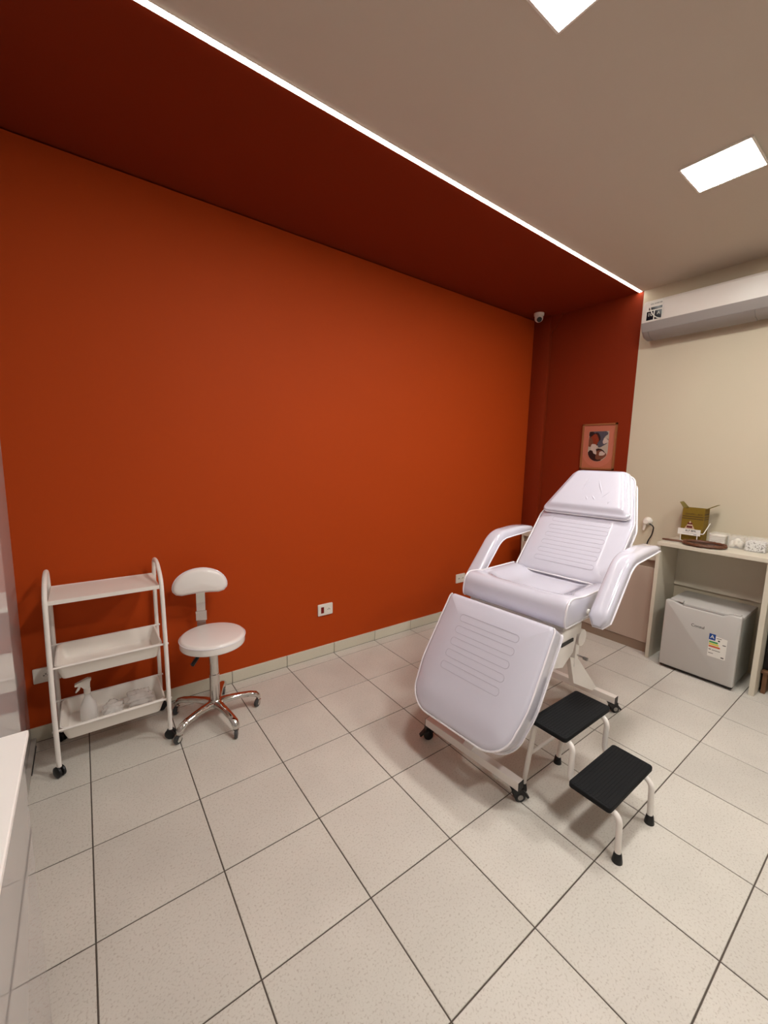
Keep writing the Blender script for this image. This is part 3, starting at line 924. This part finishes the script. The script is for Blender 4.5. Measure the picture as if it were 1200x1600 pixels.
# seat section
SX0, SX1, SZ0, SZ1 = 1.988, 2.560, 0.828, 0.957
HS, HW_ = SZ1 - SZ0, 0.335
def topS(u, v):
    side = sm((abs(u) - 0.15) / 0.15)
    front = 1 - sm((v - 0.07) / 0.14)
    return 0.014 * front + 0.006 * side - 0.038 * (1 - side) * (1 - front) * sm((v - 0.07) / 0.14)
def seat_profile(u):
    L_, r = SX1 - SX0, 0.050
    pts = [Vector((0.012, 0.0)), Vector((0.0, 0.012))]
    for k in range(0, 3): pts.append(Vector((-0.006 * math.sin(PI * (k + 1) / 4), 0.012 + (HS - r - 0.012) * (k + 1) / 4)))
    for k in range(0, 9):
        a = PI - PI / 2 * k / 8
        v = r + r * math.cos(a)
        pts.append(Vector((v, HS - r + r * math.sin(a) + topS(u, v) * k / 8)))
    for k in range(1, 15):
        v = r + (L_ - 0.02 - r) * k / 14
        pts.append(Vector((v, HS + topS(u, v))))
    pts += [Vector((L_, HS - 0.02)), Vector((L_, 0.012)), Vector((L_ - 0.012, 0))]
    return pts
bm = B(); loops = []
st_u = [(-HW_, 0.016), (-HW_ + 0.003, 0.007), (-HW_ + 0.010, 0.002), (-HW_ + 0.020, 0.0)]
st_u += [(-HW_ + 0.02 + (2 * HW_ - 0.04) * k / 22, 0.0) for k in range(1, 22)]
st_u += [(-q, d) for q, d in st_u[3::-1]]
for u, d in st_u:
    pr_ = seat_profile(u)
    pr_ = inset(pr_, d) if d else pr_
    loops.append([Vector((SX0 + p.x, YC + u, SZ0 + p.y)) for p in pr_])
loft(bm, loops)
seat = obj('seat_cushion', bm, M['vinyl'], bed, BT, sharp=60)
for sg in (-1, 1):
    pr_ = inset(seat_profile(sg * (HW_ - 0.006)), 0.002)
    bm = B(); tube(bm, [Vector((SX0 + p.x, YC + sg * (HW_ - 0.006), SZ0 + p.y)) for p in pr_], 0.0052, 6, closed=True)
    obj('piping', bm, M['piping'], seat, BT)

# back section
db = Vector((0.57, 0, 0.65)).normalized(); wb = Vector((-db.z, 0, db.x))
TH = 0.10
BO = Vector((2.528, YC, 0.945))
FBk = frameM(BO - wb * TH, (0, -1, 0), db, wb)
FBk = frameM(BO - wb * TH, (0, 1, 0), db, wb) if Vector((0, -1, 0)).cross(db).dot(wb) < 0 else FBk
polyB = densify(rpoly([(-0.315, 0), (0.315, 0), (0.318, 0.47), (0.205, 0.870), (-0.205, 0.870), (-0.318, 0.47)], [0.04, 0.04, 0.16, 0.075, 0.075, 0.16], 9), 0.035)
bm = B(); topB = lambda u, v, s=0: 0.010 * sm(min(0.31 - abs(u), v, 0.86 - v) / 0.10)
pad(bm, polyB, FBk, TH, 0.030, topB)
back = obj('back_cushion', bm, M['vinyl'], bed, BT, sharp=60)
bm = B(); tube(bm, path_on(polyB, FBk, TH - 0.012), 0.0048, 6, closed=True)
tube(bm, path_on(polyB, FBk, 0.012), 0.004, 6, closed=True)
obj('piping', bm, M['piping'], back, BT)
stitches(FBk, lambda u, v: TH + topB(u, v), [0.10, 0.165, 0.23, 0.295, 0.36, 0.425], 0.20, 0.034, back)
# head pillow on the back
polyP = densify(rpoly([(-0.305, 0.475), (0.305, 0.475), (0.185, 0.868), (-0.185, 0.868)], [0.035, 0.035, 0.07, 0.07], 7), 0.03)
FPl = FBk @ Matrix.Translation((0, 0, TH + 0.003))
def topP(u, v, s=0):
    hw_ = 0.305 - 0.12 * (v - 0.475) / 0.393
    return 0.024 * sm((v - 0.486) / 0.050) * sm((0.875 - v) / 0.05) * sm((hw_ - abs(u)) / 0.05)
bm = B(); pad(bm, polyP, FPl, 0.040, 0.014, topP, rings=22)
pil = obj('head_pillow', bm, M['vinyl'], bed, BT, sharp=60)
bm = B(); tube(bm, path_on(polyP, FPl, 0.020), 0.0045, 6, closed=True); obj('piping', bm, M['piping'], pil, BT)
bm = B()
for pts_ in ([(-0.10, 0.60), (-0.075, 0.66), (-0.035, 0.73), (-0.01, 0.83)], [(-0.135, 0.68), (-0.11, 0.635), (-0.085, 0.60)], [(0.035, 0.83), (0.05, 0.73), (0.06, 0.64)],
             [(-0.16, 0.60), (-0.145, 0.575), (-0.15, 0.55)], [(-0.06, 0.575), (-0.04, 0.60), (-0.02, 0.625)], [(-0.01, 0.57), (0.005, 0.595), (0.02, 0.62)]):
    q = [FPl @ Vector((-u, v, 0.040 + topP(u, v) - 0.0020)) for u, v in pts_]
    q = fillet(q, 0.05, 4)
    n_ = len(q)
    tube(bm, q, [0.0055 * math.sin(PI * (i + 0.3) / (n_ - 0.4)) + 0.0004 for i in range(n_)], 8)
k_ = obj('crease', bm, M['vinyl'], pil, BT); k_['kind'] = 'stuff'

# arms: bent padded rests
def arm(yc, sgn, dx):
    path = fillet([(2.165 + dx, 0, 0.850), (2.440 + dx, 0, 1.160), (2.895 + dx * 0.4, 0, 1.190)], 0.085, 10)
    dense = []
    for i in range(len(path) - 1):
        k = max(1, int((path[i + 1] - path[i]).length / 0.04))
        for j in range(k): dense.append(path[i] + (path[i + 1] - path[i]) * j / k)
    dense.append(path[-1])
    N = len(dense)
    cum = [0]
    for i in range(1, N): cum.append(cum[-1] + (dense[i] - dense[i - 1]).length)
    Lt = cum[-1]
    bm = B(); loops = []; pl = []; pr_ = []
    for i, p in enumerate(dense):
        t = (dense[min(i + 1, N - 1)] - dense[max(i - 1, 0)]).normalized()
        nn = Vector((-t.z, 0, t.x))
        s = cum[i]
        w = 0.052; th = 0.062
        e = s / 0.05
        if e < 1: k = math.sqrt(max(0, 1 - (1 - e) ** 2)); w *= 0.45 + 0.55 * k; th *= 0.5 + 0.5 * k
        e2 = (Lt - s) / 0.22
        if e2 < 1: th *= 0.32 + 0.68 * math.sqrt(e2)
        e3 = (Lt - s) / 0.05
        if e3 < 1: k = math.sqrt(max(0, 1 - (1 - e3) ** 2)); w *= 0.5 + 0.5 * k
        sec = rpoly([(-w, 0), (w, 0), (w, th), (-w, th)], [0.006, 0.006, min(w, th) * 0.55, min(w, th) * 0.55], 5)
        loops.append([p + Vector((0, yc + q.x, 0)) + nn * (q.y - 0.04) for q in sec])
        pl.append(p + Vector((0, yc - w - 0.001, 0)) + nn * (0.006 - 0.04)); pr_.append(p + Vector((0, yc + w + 0.001, 0)) + nn * (0.006 - 0.04))
    loft(bm, loops)
    a = obj('armrest', bm, M['vinyl'], bed, BT, sharp=50)
    bm = B(); tube(bm, pl + pr_[::-1], 0.0045, 6, closed=True); obj('piping', bm, M['piping'], a, BT)
    # bolt and bracket joining arm to seat rail
    yb = YC + sgn * 0.33
    bm = B(); tube(bm, [(2.235, yb - sgn * 0.03, 0.868), (2.235, yc, 0.868)], 0.006, 8); obj('arm_bolt', bm, M['chrome'], a, BT)
    bm = B(); lathe(bm, [(0.0, 0), (0.016, 0), (0.014, sgn * 0.012), (0, sgn * 0.012)], (2.235, yb + sgn * 0.004, 0.868), 'y', 14); obj('bolt_cap', bm, M['steel'], a, BT)
    bm = B(); box(bm, (-0.035, -0.012, -0.006), (0.035, 0.012, 0.006), 0.002, 1)
    bm.transform(Matrix.Translation((2.372, yc - 0.02, 1.008)) @ Matrix.Rotation(R_(-46), 4, 'Y')); obj('bracket', bm, M['dark'], a, BT)
arm(-1.853, -1, -0.035)
arm(-0.998, 1, 0.0)

# frame
bm = B()
for s in (-1, 1):
    box(bm, (2.03, YC + s * 0.29 - 0.016, 0.800), (2.54, YC + s * 0.29 + 0.016, 0.844), 0.003, 1)
for xx in (2.045, 2.30, 2.52):
    box(bm, (xx - 0.015, YC - 0.30, 0.802), (xx + 0.015, YC + 0.30, 0.838), 0.003, 1)
obj('seat_frame', bm, M['steel'], bed, BT)
bm = B()
for s in (-1, 1):
    for c0, c1, zz in (((BO + db * 0.03 - wb * (TH + 0.018)), (BO + db * 0.62 - wb * (TH + 0.018)), 0.016), ):
        tube(bm, [c0 + Vector((0, s * 0.20, 0)), c1 + Vector((0, s * 0.20, 0))], 0.017, 4)
c0 = BO + db * 0.60 - wb * (TH + 0.018)
tube(bm, [c0 + Vector((0, -0.2, 0)), c0 + Vector((0, 0.2, 0))], 0.016, 4)
obj('back_frame', bm, M['steel'], bed, BT)
for s in (-1, 1):
    c0 = LT + dl * 0.03 - wl * (TH + 0.016); c1 = LT + dl * 0.55 - wl * (TH + 0.016)
    bm = B(); tube(bm, [c0 + Vector((0, s * 0.22, 0)), c1 + Vector((0, s * 0.22, 0))], 0.015, 4)
    obj('leg_frame', bm, M['steel'], bed, BT)
# hinge boxes between seat and legs
for s in (-1, 1):
    yh = YC + s * 0.285
    bm = B(); box(bm, (2.02, yh - 0.022, 0.735), (2.24, yh + 0.022, 0.800), 0.004, 1)
    obj('hinge_block', bm, M['steel'], bed, BT)
    bm = B(); prism(bm, [(1.985, 0.735), (2.20, 0.735), (2.17, 0.64), (2.06, 0.585), (1.93, 0.62)], frameM((0, yh + 0.018, 0), (1, 0, 0), (0, 0, 1), (0, -1, 0)), 0, 0.036)
    obj('hinge_plate', bm, M['steel'], bed, BT)
    bm = B(); box(bm, (2.02, yh - 0.024, 0.712), (2.15, yh + 0.024, 0.730)); obj('hinge_slot', bm, M['dark'], bed, BT)
# column under the seat and struts down to the beams
for s in (-1, 1):
    bm = B(); box(bm, (2.475, YC + s * 0.165 - 0.02, 0.40), (2.520, YC + s * 0.165 + 0.02, 0.812), 0.003, 1)
    obj('seat_post', bm, M['steel'], bed, BT)
    F_ = frameM((0, YC + s * 0.165 + 0.014, 0), (1, 0, 0), (0, 0, 1), (0, -1, 0))
    bm = B(); prism(bm, [(2.42, 0.48), (2.54, 0.43), (2.868, 0.117), (2.80, 0.117), (2.50, 0.28)], F_, 0, 0.028)
    obj('rear_strut', bm, M['steel'], bed, BT)
bm = B(); tube(bm, [(2.40, YC - 0.25, 0.640), (2.40, YC + 0.25, 0.640)], 0.05, 16); obj('cross_tube', bm, M['steel'], bed, BT)
bm = B(); prism(bm, [(2.36, 0.640), (2.44, 0.640), (1.72, 0.117), (1.665, 0.117)], frameM((0, YC + 0.03, 0), (1, 0, 0), (0, 0, 1), (0, -1, 0)), 0, 0.06)
obj('front_strut', bm, M['steel'], bed, BT)
bm = B(); tube(bm, [(2.50, YC - 0.165, 0.475), (2.50, YC - 0.235, 0.470)], 0.006, 8); obj('lever', bm, M['chrome'], bed, BT)
bm = B(); tube(bm, [(2.50, YC - 0.225, 0.470), (2.50, YC - 0.250, 0.468)], 0.011, 8); obj('lever_knob', bm, M['hub'], bed, BT)
bm = B(); lathe(bm, [(0, 0), (0.018, 0), (0.018, 0.03), (0.012, 0.036), (0, 0.036)], (2.545, YC + 0.318, 0.945), 'y', 14); obj('hinge_knob', bm, M['dark'], bed, BT)
def caster_parts(p, parent, yaw=0.0, r=0.028):
    """black swivel caster with brake pedal; p = floor point"""
    MC = Matrix.Translation(p) @ Matrix.Rotation(yaw, 4, 'Z')
    bm = B()
    prism(bm, [(-0.032, 0.072), (0.030, 0.072), (0.036, 0.040), (0.018, 0.018), (-0.004, 0.022)], frameM((0, 0.018, 0), (1, 0, 0), (0, 0, 1), (0, -1, 0)), 0, 0.036)
    bm.transform(MC); f = obj('caster', bm, M['black'], parent, BT)
    for s in (-1, 1):
        bm = B(); lathe(bm, [(0.0, 0), (r * 0.8, 0), (r, 0.003), (r, 0.015), (r * 0.8, 0.018), (0, 0.018)], (0.016, s * 0.010 - (0.018 if s < 0 else 0) + (0.009 if s < 0 else -0.0), r), 'y', 20)
        bm.transform(MC); obj('wheel', bm, M['black'], f, BT)
    bm = B(); lathe(bm, [(0.010, 0), (0.014, 0), (0.014, 0.002), (0.010, 0.002)], (0.016, -0.0205, r), 'y', 16); bm.transform(MC); obj('hub_ring', bm, M['hub'], f, BT)
    bm = B(); box(bm, (-0.008, -0.014, -0.006), (0.050, 0.014, 0.006), 0.003, 1)
    bm.transform(MC @ Matrix.Translation((0.030, 0, 0.052)) @ Matrix.Rotation(R_(48), 4, 'Y')); obj('brake_pedal', bm, M['black'], f, BT)
for xx, nm in ((1.690, 'front'), (2.850, 'rear')):
    bm = B(); box(bm, (xx - 0.022, YC - 0.318, 0.072), (xx + 0.022, YC + 0.318, 0.118), 0.002, 1); bmo = obj('base_beam', bm, M['steel'], bed, BT)
    for s in (-1, 1):
        bm = B(); box(bm, (xx - 0.0215, YC + s * 0.3175 - 0.003, 0.073), (xx + 0.0215, YC + s * 0.3175 + 0.003, 0.117), 0.001, 1); obj('end_cap', bm, M['black'], bmo, BT)
        caster_parts(Vector((xx, YC + s * 0.295, 0)), bed, yaw=R_(-35 if s < 0 else 150))

# ================================================================== STEP STOOL
st = empty('step_stool', (1.97, -1.97, 0), 'white tubular two step stool with black treads beside the bed', 'step stool')
def tread(y0, y1, z, x0=1.752, x1=2.182):
    F_ = frameM(((x0 + x1) / 2, (y0 + y1) / 2, z - 0.024), (1, 0, 0), (0, 1, 0), (0, 0, 1))
    w, d = (x1 - x0) / 2, (y1 - y0) / 2
    bm = B(); pad(bm, densify(rpoly([(-w, -d), (w, -d), (w, d), (-w, d)], 0.016, 4), 0.05), F_, 0.024, 0.006, rings=3, lower=0.004)
    o = obj('tread', bm, M['rubber'], st)
    bm = B()
    for k in range(13):
        yy = y0 + 0.012 + (y1 - y0 - 0.024) * k / 12
        box(bm, (x0 + 0.012, yy - 0.0035, z - 0.002), (x1 - 0.012, yy + 0.0035, z + 0.0012))
    obj('ribs', bm, M['rubber'], o)
tread(-1.966, -1.778, 0.438)
tread(-2.180, -1.9925, 0.248)
for xx in (1.797, 2.120):
    # rear leg and front stepped tube
    rb = fillet([(xx, -1.742, 0.018), (xx, -1.786, 0.403), (xx, -1.980, 0.403), (xx, -1.978, 0.214), (xx, -2.200, 0.214), (xx, -2.208, 0.018)], [0, 0.035, 0.045, 0.045, 0.045, 0], 8)
    bm = B(); tube(bm, rb, 0.0125, 12); obj('side_tube', bm, M['steel'], st)
    for yy, lean in ((-1.742, 0.003), (-2.208, -0.003)):
        bm = B(); lathe(bm, [(0.0, 0), (0.021, 0), (0.021, 0.006), (0.0155, 0.040), (0.0125, 0.044), (0.0, 0.044)], (xx, yy, 0), n=18); obj('rubber_foot', bm, M['black'], st)
bm = B(); tube(bm, [(1.797, -1.758, 0.205), (2.120, -1.758, 0.205)], 0.008, 10); obj('cross_bar', bm, M['steel'], st)
for yy, z in ((-1.82, 0.403), (-1.94, 0.403), (-2.03, 0.214), (-2.15, 0.214)):
    bm = B(); tube(bm, [(1.797, yy, z), (2.120, yy, z)], 0.0085, 8); obj('tread_bar', bm, M['steel'], st)

# ================================================================== TROLLEY
tr = empty('trolley', (0.13, -0.12, 0), 'white three tier trolley with trays on black casters against orange wall', 'trolley')
XL, XR = -0.128, 0.392
for xx in (XL, XR):
    hoop = fillet([(xx, -0.292, 0.055), (xx, -0.300, 0.40), (xx, -0.268, 0.75), (xx, -0.236, 0.965), (xx, -0.10, 1.035), (xx, 0.030, 1.030), (xx, 0.068, 0.90), (xx, 0.055, 0.50), (xx, 0.040, 0.055)], [0, 0.15, 0.15, 0.06, 0.05, 0.05, 0.08, 0.2, 0], 6)
    bm = B(); tube(bm, hoop, 0.0115, 12); obj('side_frame', bm, M['steel'], tr)
    for yy in (-0.292, 0.040):
        bm = B()
        for s in (-1, 1):
            lathe(bm, [(0.0, s * 0.003), (0.026, s * 0.003), (0.029, s * 0.006), (0.029, s * 0.015), (0.018, s * 0.021), (0.0, s * 0.022)], (xx, yy, 0.029), 'x', 20)
        tube(bm, [(xx, yy, 0.03), (xx, yy, 0.066)], 0.008, 8)
        w = obj('caster', bm, M['black'], tr, Matrix.Translation((xx, yy, 0)) @ Matrix.Rotation(R_(58 if xx > 0 else 35), 4, 'Z') @ Matrix.Translation((-xx, -yy, 0)))
def tray(z, y0, y1, depth, name='tray'):
    x0, x1 = XL + 0.014, XR - 0.014
    def ring(i, zz, r=0.03):
        return [(p.x, p.y, zz) for p in rpoly([(x0 + i, y0 + i), (x1 - i, y0 + i), (x1 - i, y1 - i), (x0 + i, y1 - i)], max(0.006, r - i * 0.3), 5)]
    bm = B()
    sl = depth * 0.28
    loops = [ring(0, z - 0.012), ring(0, z), ring(0.008, z + 0.001), ring(0.012, z - 0.006), ring(0.012 + sl * 0.85, z - depth + 0.008), ring(0.02 + sl, z - depth + 0.003)]
    outer = [ring(0.0, z - 0.012), ring(0.004, z - 0.013), ring(0.006 + sl * 0.85, z - depth + 0.002), ring(0.014 + sl, z - depth)]
    loft(bm, loops, True, False, True)
    loft(bm, outer, True, False, True)
    bmesh.ops.remove_doubles(bm, verts=bm.verts, dist=1e-5)
    t = obj(name, bm, M['tray'], tr, sharp=40)
    for yy in (y0 - 0.003, y1 + 0.003):
        bm = B(); tube(bm, [(XL - 0.016, yy, z - 0.004), (XR + 0.016, yy, z - 0.004)], 0.006, 8)
        obj('tray_rail', bm, M['steel'], t)
tray(0.588, -0.272, 0.048, 0.085)
tray(0.252, -0.282, 0.036, 0.085)
bm = B()
x0, x1 = XL + 0.010, XR - 0.010
box(bm, (x0, -0.240, 0.916), (x1, 0.052, 0.928), 0.002, 1)
box(bm, (x0, -0.243, 0.908), (x1, -0.238, 0.930), 0.001, 1); box(bm, (x0, 0.050, 0.908), (x1, 0.055, 0.930), 0.001, 1)
shf = obj('top_shelf', bm, M['tray'], tr)
for xx in (XL - 0.012, XR + 0.012):
    for yy in (-0.236, 0.060):
        bm = B(); tube(bm, [(xx + (0.03 if xx < 0 else -0.03), yy, 0.918), (xx, yy, 0.918)], 0.005, 8)
        obj('shelf_bolt', bm, M['steel'], shf)

# ---- spray bottle in the low tray
TZ = 0.252 - 0.085 + 0.0035
sb = empty('spray_bottle', (0.03, -0.12, TZ), 'translucent white spray bottle standing in the lowest trolley tray', 'bottle')
sx_, sy_ = 0.010, -0.115
bm = B(); lathe(bm, [(0.0, 0), (0.036, 0), (0.040, 0.006), (0.040, 0.075), (0.036, 0.095), (0.022, 0.125), (0.0145, 0.145), (0.0135, 0.165), (0.0, 0.165)], (sx_, sy_, TZ), n=26); obj('bottle_body', bm, M['frost'], sb)
bm = B(); lathe(bm, [(0.0, 0.160), (0.016, 0.160), (0.016, 0.185), (0.011, 0.195), (0.0, 0.195)], (sx_, sy_, TZ), n=20); obj('collar', bm, M['white_pl'], sb)
FT = frameM((sx_, sy_ + 0.011, TZ), (1, 0, 0), (0, 0, 1), (0, -1, 0))
bm = B(); prism(bm, rpoly([(-0.013, 0.190), (0.014, 0.190), (0.016, 0.225), (0.024, 0.243), (0.005, 0.248), (-0.040, 0.232), (-0.054, 0.226), (-0.054, 0.214), (-0.030, 0.212)], 0.004, 3), FT, 0, 0.022); hdd = obj('spray_head', bm, M['white_pl'], sb)
bm = B(); prism(bm, rpoly([(-0.034, 0.214), (-0.024, 0.214), (-0.034, 0.190), (-0.050, 0.176), (-0.054, 0.180)], 0.002, 2), FT, 0.005, 0.017); obj('trigger', bm, M['white_pl'], hdd)
# ---- crumpled clear bags in the low tray
def bag(cx, cy, sx, sy, sz, seed, label):
    rnd = random.Random(seed)
    bm = B()
    bmesh.ops.create_icosphere(bm, subdivisions=4, radius=1)
    ph = [rnd.uniform(0, 6) for _ in range(6)]
    for v in bm.verts:
        p = v.co.copy()
        k = 1 + 0.13 * math.sin(5 * p.x + ph[0]) * math.sin(6 * p.y + ph[1]) + 0.09 * math.sin(11 * p.y + 7 * p.z + ph[2]) + 0.06 * math.sin(17 * p.x - 9 * p.z + ph[3])
        v.co = Vector((p.x * sx * k, p.y * sy * k, max(-0.9, p.z) * sz * k))
    zmin = min(v.co.z for v in bm.verts)
    bm.transform(Matrix.Translation((cx, cy, TZ + 0.001 - zmin)))
    o = obj('plastic_bag', bm, M['film'], origin=(cx, cy, TZ), sharp=80)
    tag(o, label, 'bag', 'crumpled bags in the lowest tray')
bag(0.122, -0.130, 0.052, 0.075, 0.030, 3, 'crumpled clear plastic bag next to the spray bottle')
bag(0.255, -0.110, 0.070, 0.085, 0.038, 5, 'larger crumpled clear plastic bag at the right of lowest tray')

# ================================================================== STOOL
so = empty('rolling_stool', (0.662, -0.239, 0), 'white round rolling stool with half moon backrest and chrome star base', 'stool')
CXs, CYs = 0.662, -0.239
zs0, zs1 = 0.500, 0.565
bm = B(); prof = [(0.0, zs0), (0.178, zs0), (0.190, zs0 + 0.006), (0.192, zs0 + 0.012), (0.192, zs1 - 0.018)]
for k in range(1, 7):
    a = k * PI / 12
    prof.append((0.192 - 0.020 * (1 - math.cos(a)), zs1 - 0.018 + 0.018 * math.sin(a)))
prof += [(0.12, zs1 + 0.004), (0.06, zs1 + 0.006), (0.0, zs1 + 0.006)]
lathe(bm, prof, (CXs, CYs, 0), n=56); sc_ = obj('seat', bm, M['vinyl2'], so, sharp=60)
bm = B(); ring = [(CXs + 0.1925 * math.cos(2 * PI * k / 56), CYs + 0.1925 * math.sin(2 * PI * k / 56), zs1 - 0.016) for k in range(56)]
tube(bm, ring, 0.0028, 6, closed=True); obj('piping', bm, M['piping'], sc_)
bm = B(); lathe(bm, [(0.0, 0.10), (0.030, 0.10), (0.030, 0.30), (0.027, 0.302), (0.027, 0.478), (0.0, 0.478)], (CXs, CYs, 0), n=28); obj('gas_column', bm, M['chrome'], so)
bm = B(); lathe(bm, [(0.0, 0.470), (0.036, 0.470), (0.040, 0.480), (0.075, 0.484), (0.075, 0.5), (0, 0.5)], (CXs, CYs, 0), n=24); obj('seat_mount', bm, M['black'], so)
bm = B(); tube(bm, [(CXs - 0.03, CYs - 0.02, 0.486), (CXs - 0.105, CYs - 0.070, 0.472), (CXs - 0.145, CYs - 0.098, 0.440)], [0.007, 0.011, 0.012], 8); obj('height_lever', bm, M['black'], so)
# backrest
U_ = Vector((0.985, -0.17, 0)).normalized(); N_ = Vector((-0.17, -0.985, 0)).normalized()
BCt = Vector((0.642, -0.035, 0.855))
FBs = frameM(BCt - N_ * 0.02, U_, (0, 0, 1), N_)
pm = []
half, hup, hdn = 0.163, 0.092, 0.070
for k in range(0, 25):
    a = PI * k / 24
    pm.append(Vector((half * math.cos(a), -0.030 + (hup + 0.030) * math.sin(a))))
lowp = [(-half + 0.003, -0.048), (-0.142, -0.069), (-0.110, -0.077), (-0.05, -0.072), (0, -0.070), (0.05, -0.072), (0.110, -0.077), (0.142, -0.069), (half - 0.003, -0.048)]
pm += [Vector(p) for p in lowp]
bm = B(); pad(bm, densify(pm, 0.02), FBs, 0.062, 0.026, lambda u, v, s: 0.008 * (1 - (1 - s) ** 2), rings=6, lower=0.018)
bk_ = obj('backrest', bm, M['vinyl2'], so, sharp=70)
bm = B(); tube(bm, path_on(densify(pm, 0.02), FBs, 0.036), 0.0035, 6, closed=True); obj('piping', bm, M['piping'], bk_)
# chrome flat bracket
bm = B()
pth = fillet([BCt - N_ * 0.026 + Vector((0, 0, -0.02)), BCt - N_ * 0.026 + Vector((0, 0, -0.20)), BCt - N_ * 0.030 + Vector((0, 0, -0.378)), Vector((CXs, CYs, 0.489)) - N_ * 0.03], [0, 0.01, 0.04, 0], 6)
loops = []
for i, p in enumerate(pth):
    t = (pth[min(i + 1, len(pth) - 1)] - pth[max(i - 1, 0)]).normalized()
    n_ = t.cross(U_).normalized()
    loops.append([p + U_ * a * 0.027 + n_ * b * 0.0035 for a, b in ((-1, -1), (1, -1), (1, 1), (-1, 1))])
loft(bm, loops); obj('back_bracket', bm, M['chrome'], so, sharp=30)
bm = B(); box(bm, (-0.034, -0.007, -0.035), (0.034, 0.007, 0.035), 0.002, 1)
bm.transform(frameM(BCt - N_ * 0.028 + Vector((0, 0, -0.245)), U_, -N_, (0, 0, 1))); obj('bracket_sleeve', bm, M['chrome'], so)
# star base
bm = B(); lathe(bm, [(0.0, 0.072), (0.034, 0.072), (0.044, 0.085), (0.044, 0.115), (0.034, 0.128), (0.0, 0.128)], (CXs, CYs, 0), n=24); obj('base_hub', bm, M['chrome'], so)
for k in range(5):
    a = R_(65 + 72 * k)
    d = Vector((math.cos(a), math.sin(a), 0)); s_ = Vector((-d.y, d.x, 0)); c = Vector((CXs, CYs, 0))
    st_ = [(0.02, 0.098, 0.034, 0.026), (0.07, 0.106, 0.028, 0.023), (0.15, 0.107, 0.023, 0.019), (0.215, 0.100, 0.022, 0.018), (0.250, 0.089, 0.024, 0.019), (0.268, 0.072, 0.023, 0.017), (0.269, 0.055, 0.019, 0.014)]
    loops = []
    for i, (r, z, w, t) in enumerate(st_):
        nx = st_[min(i + 1, len(st_) - 1)]; pv = st_[max(i - 1, 0)]
        tg = Vector((nx[0] - pv[0], 0, nx[1] - pv[1])).normalized()
        nn = Vector((-tg.z, 0, tg.x))
        n3 = d * nn.x + Vector((0, 0, nn.z))
        loops.append([c + d * r + Vector((0, 0, z)) + s_ * w * math.cos(2 * PI * j / 14) + n3 * t * math.sin(2 * PI * j / 14) for j in range(14)])
    bm = B(); loft(bm, loops); ar = obj('base_arm', bm, M['chrome'], so, sharp=60)
    cp = c + d * 0.268
    yaw = R_([250, 230, 205, 250, 215][k])
    MC = Matrix.Translation(cp) @ Matrix.Rotation(yaw, 4, 'Z')
    bm = B(); tube(bm, [(0, 0, 0.040), (0, 0, 0.060)], 0.006, 8)
    for s in (-1, 1):
        prism(bm, rpoly([(-0.012, 0.046), (0.012, 0.046), (0.024, 0.024), (0.016, 0.014), (0.004, 0.020)], 0.003, 2), frameM((0, s * 0.014 + 0.001, 0), (1, 0, 0), (0, 0, 1), (0, -1, 0)), 0, 0.002)
    box(bm, (-0.012, -0.015, 0.044), (0.012, 0.015, 0.047))
    bm.transform(MC); ck = obj('caster_fork', bm, M['chrome'], ar)
    bm = B(); lathe(bm, [(0.0, -0.010), (0.016, -0.010), (0.0235, -0.009), (0.025, -0.006), (0.025, 0.006), (0.0235, 0.009), (0.016, 0.010), (0.0, 0.010)], (0.012, 0, 0.0252), 'y', 22)
    bm.transform(MC); obj('wheel', bm, M['wheel'], ar)
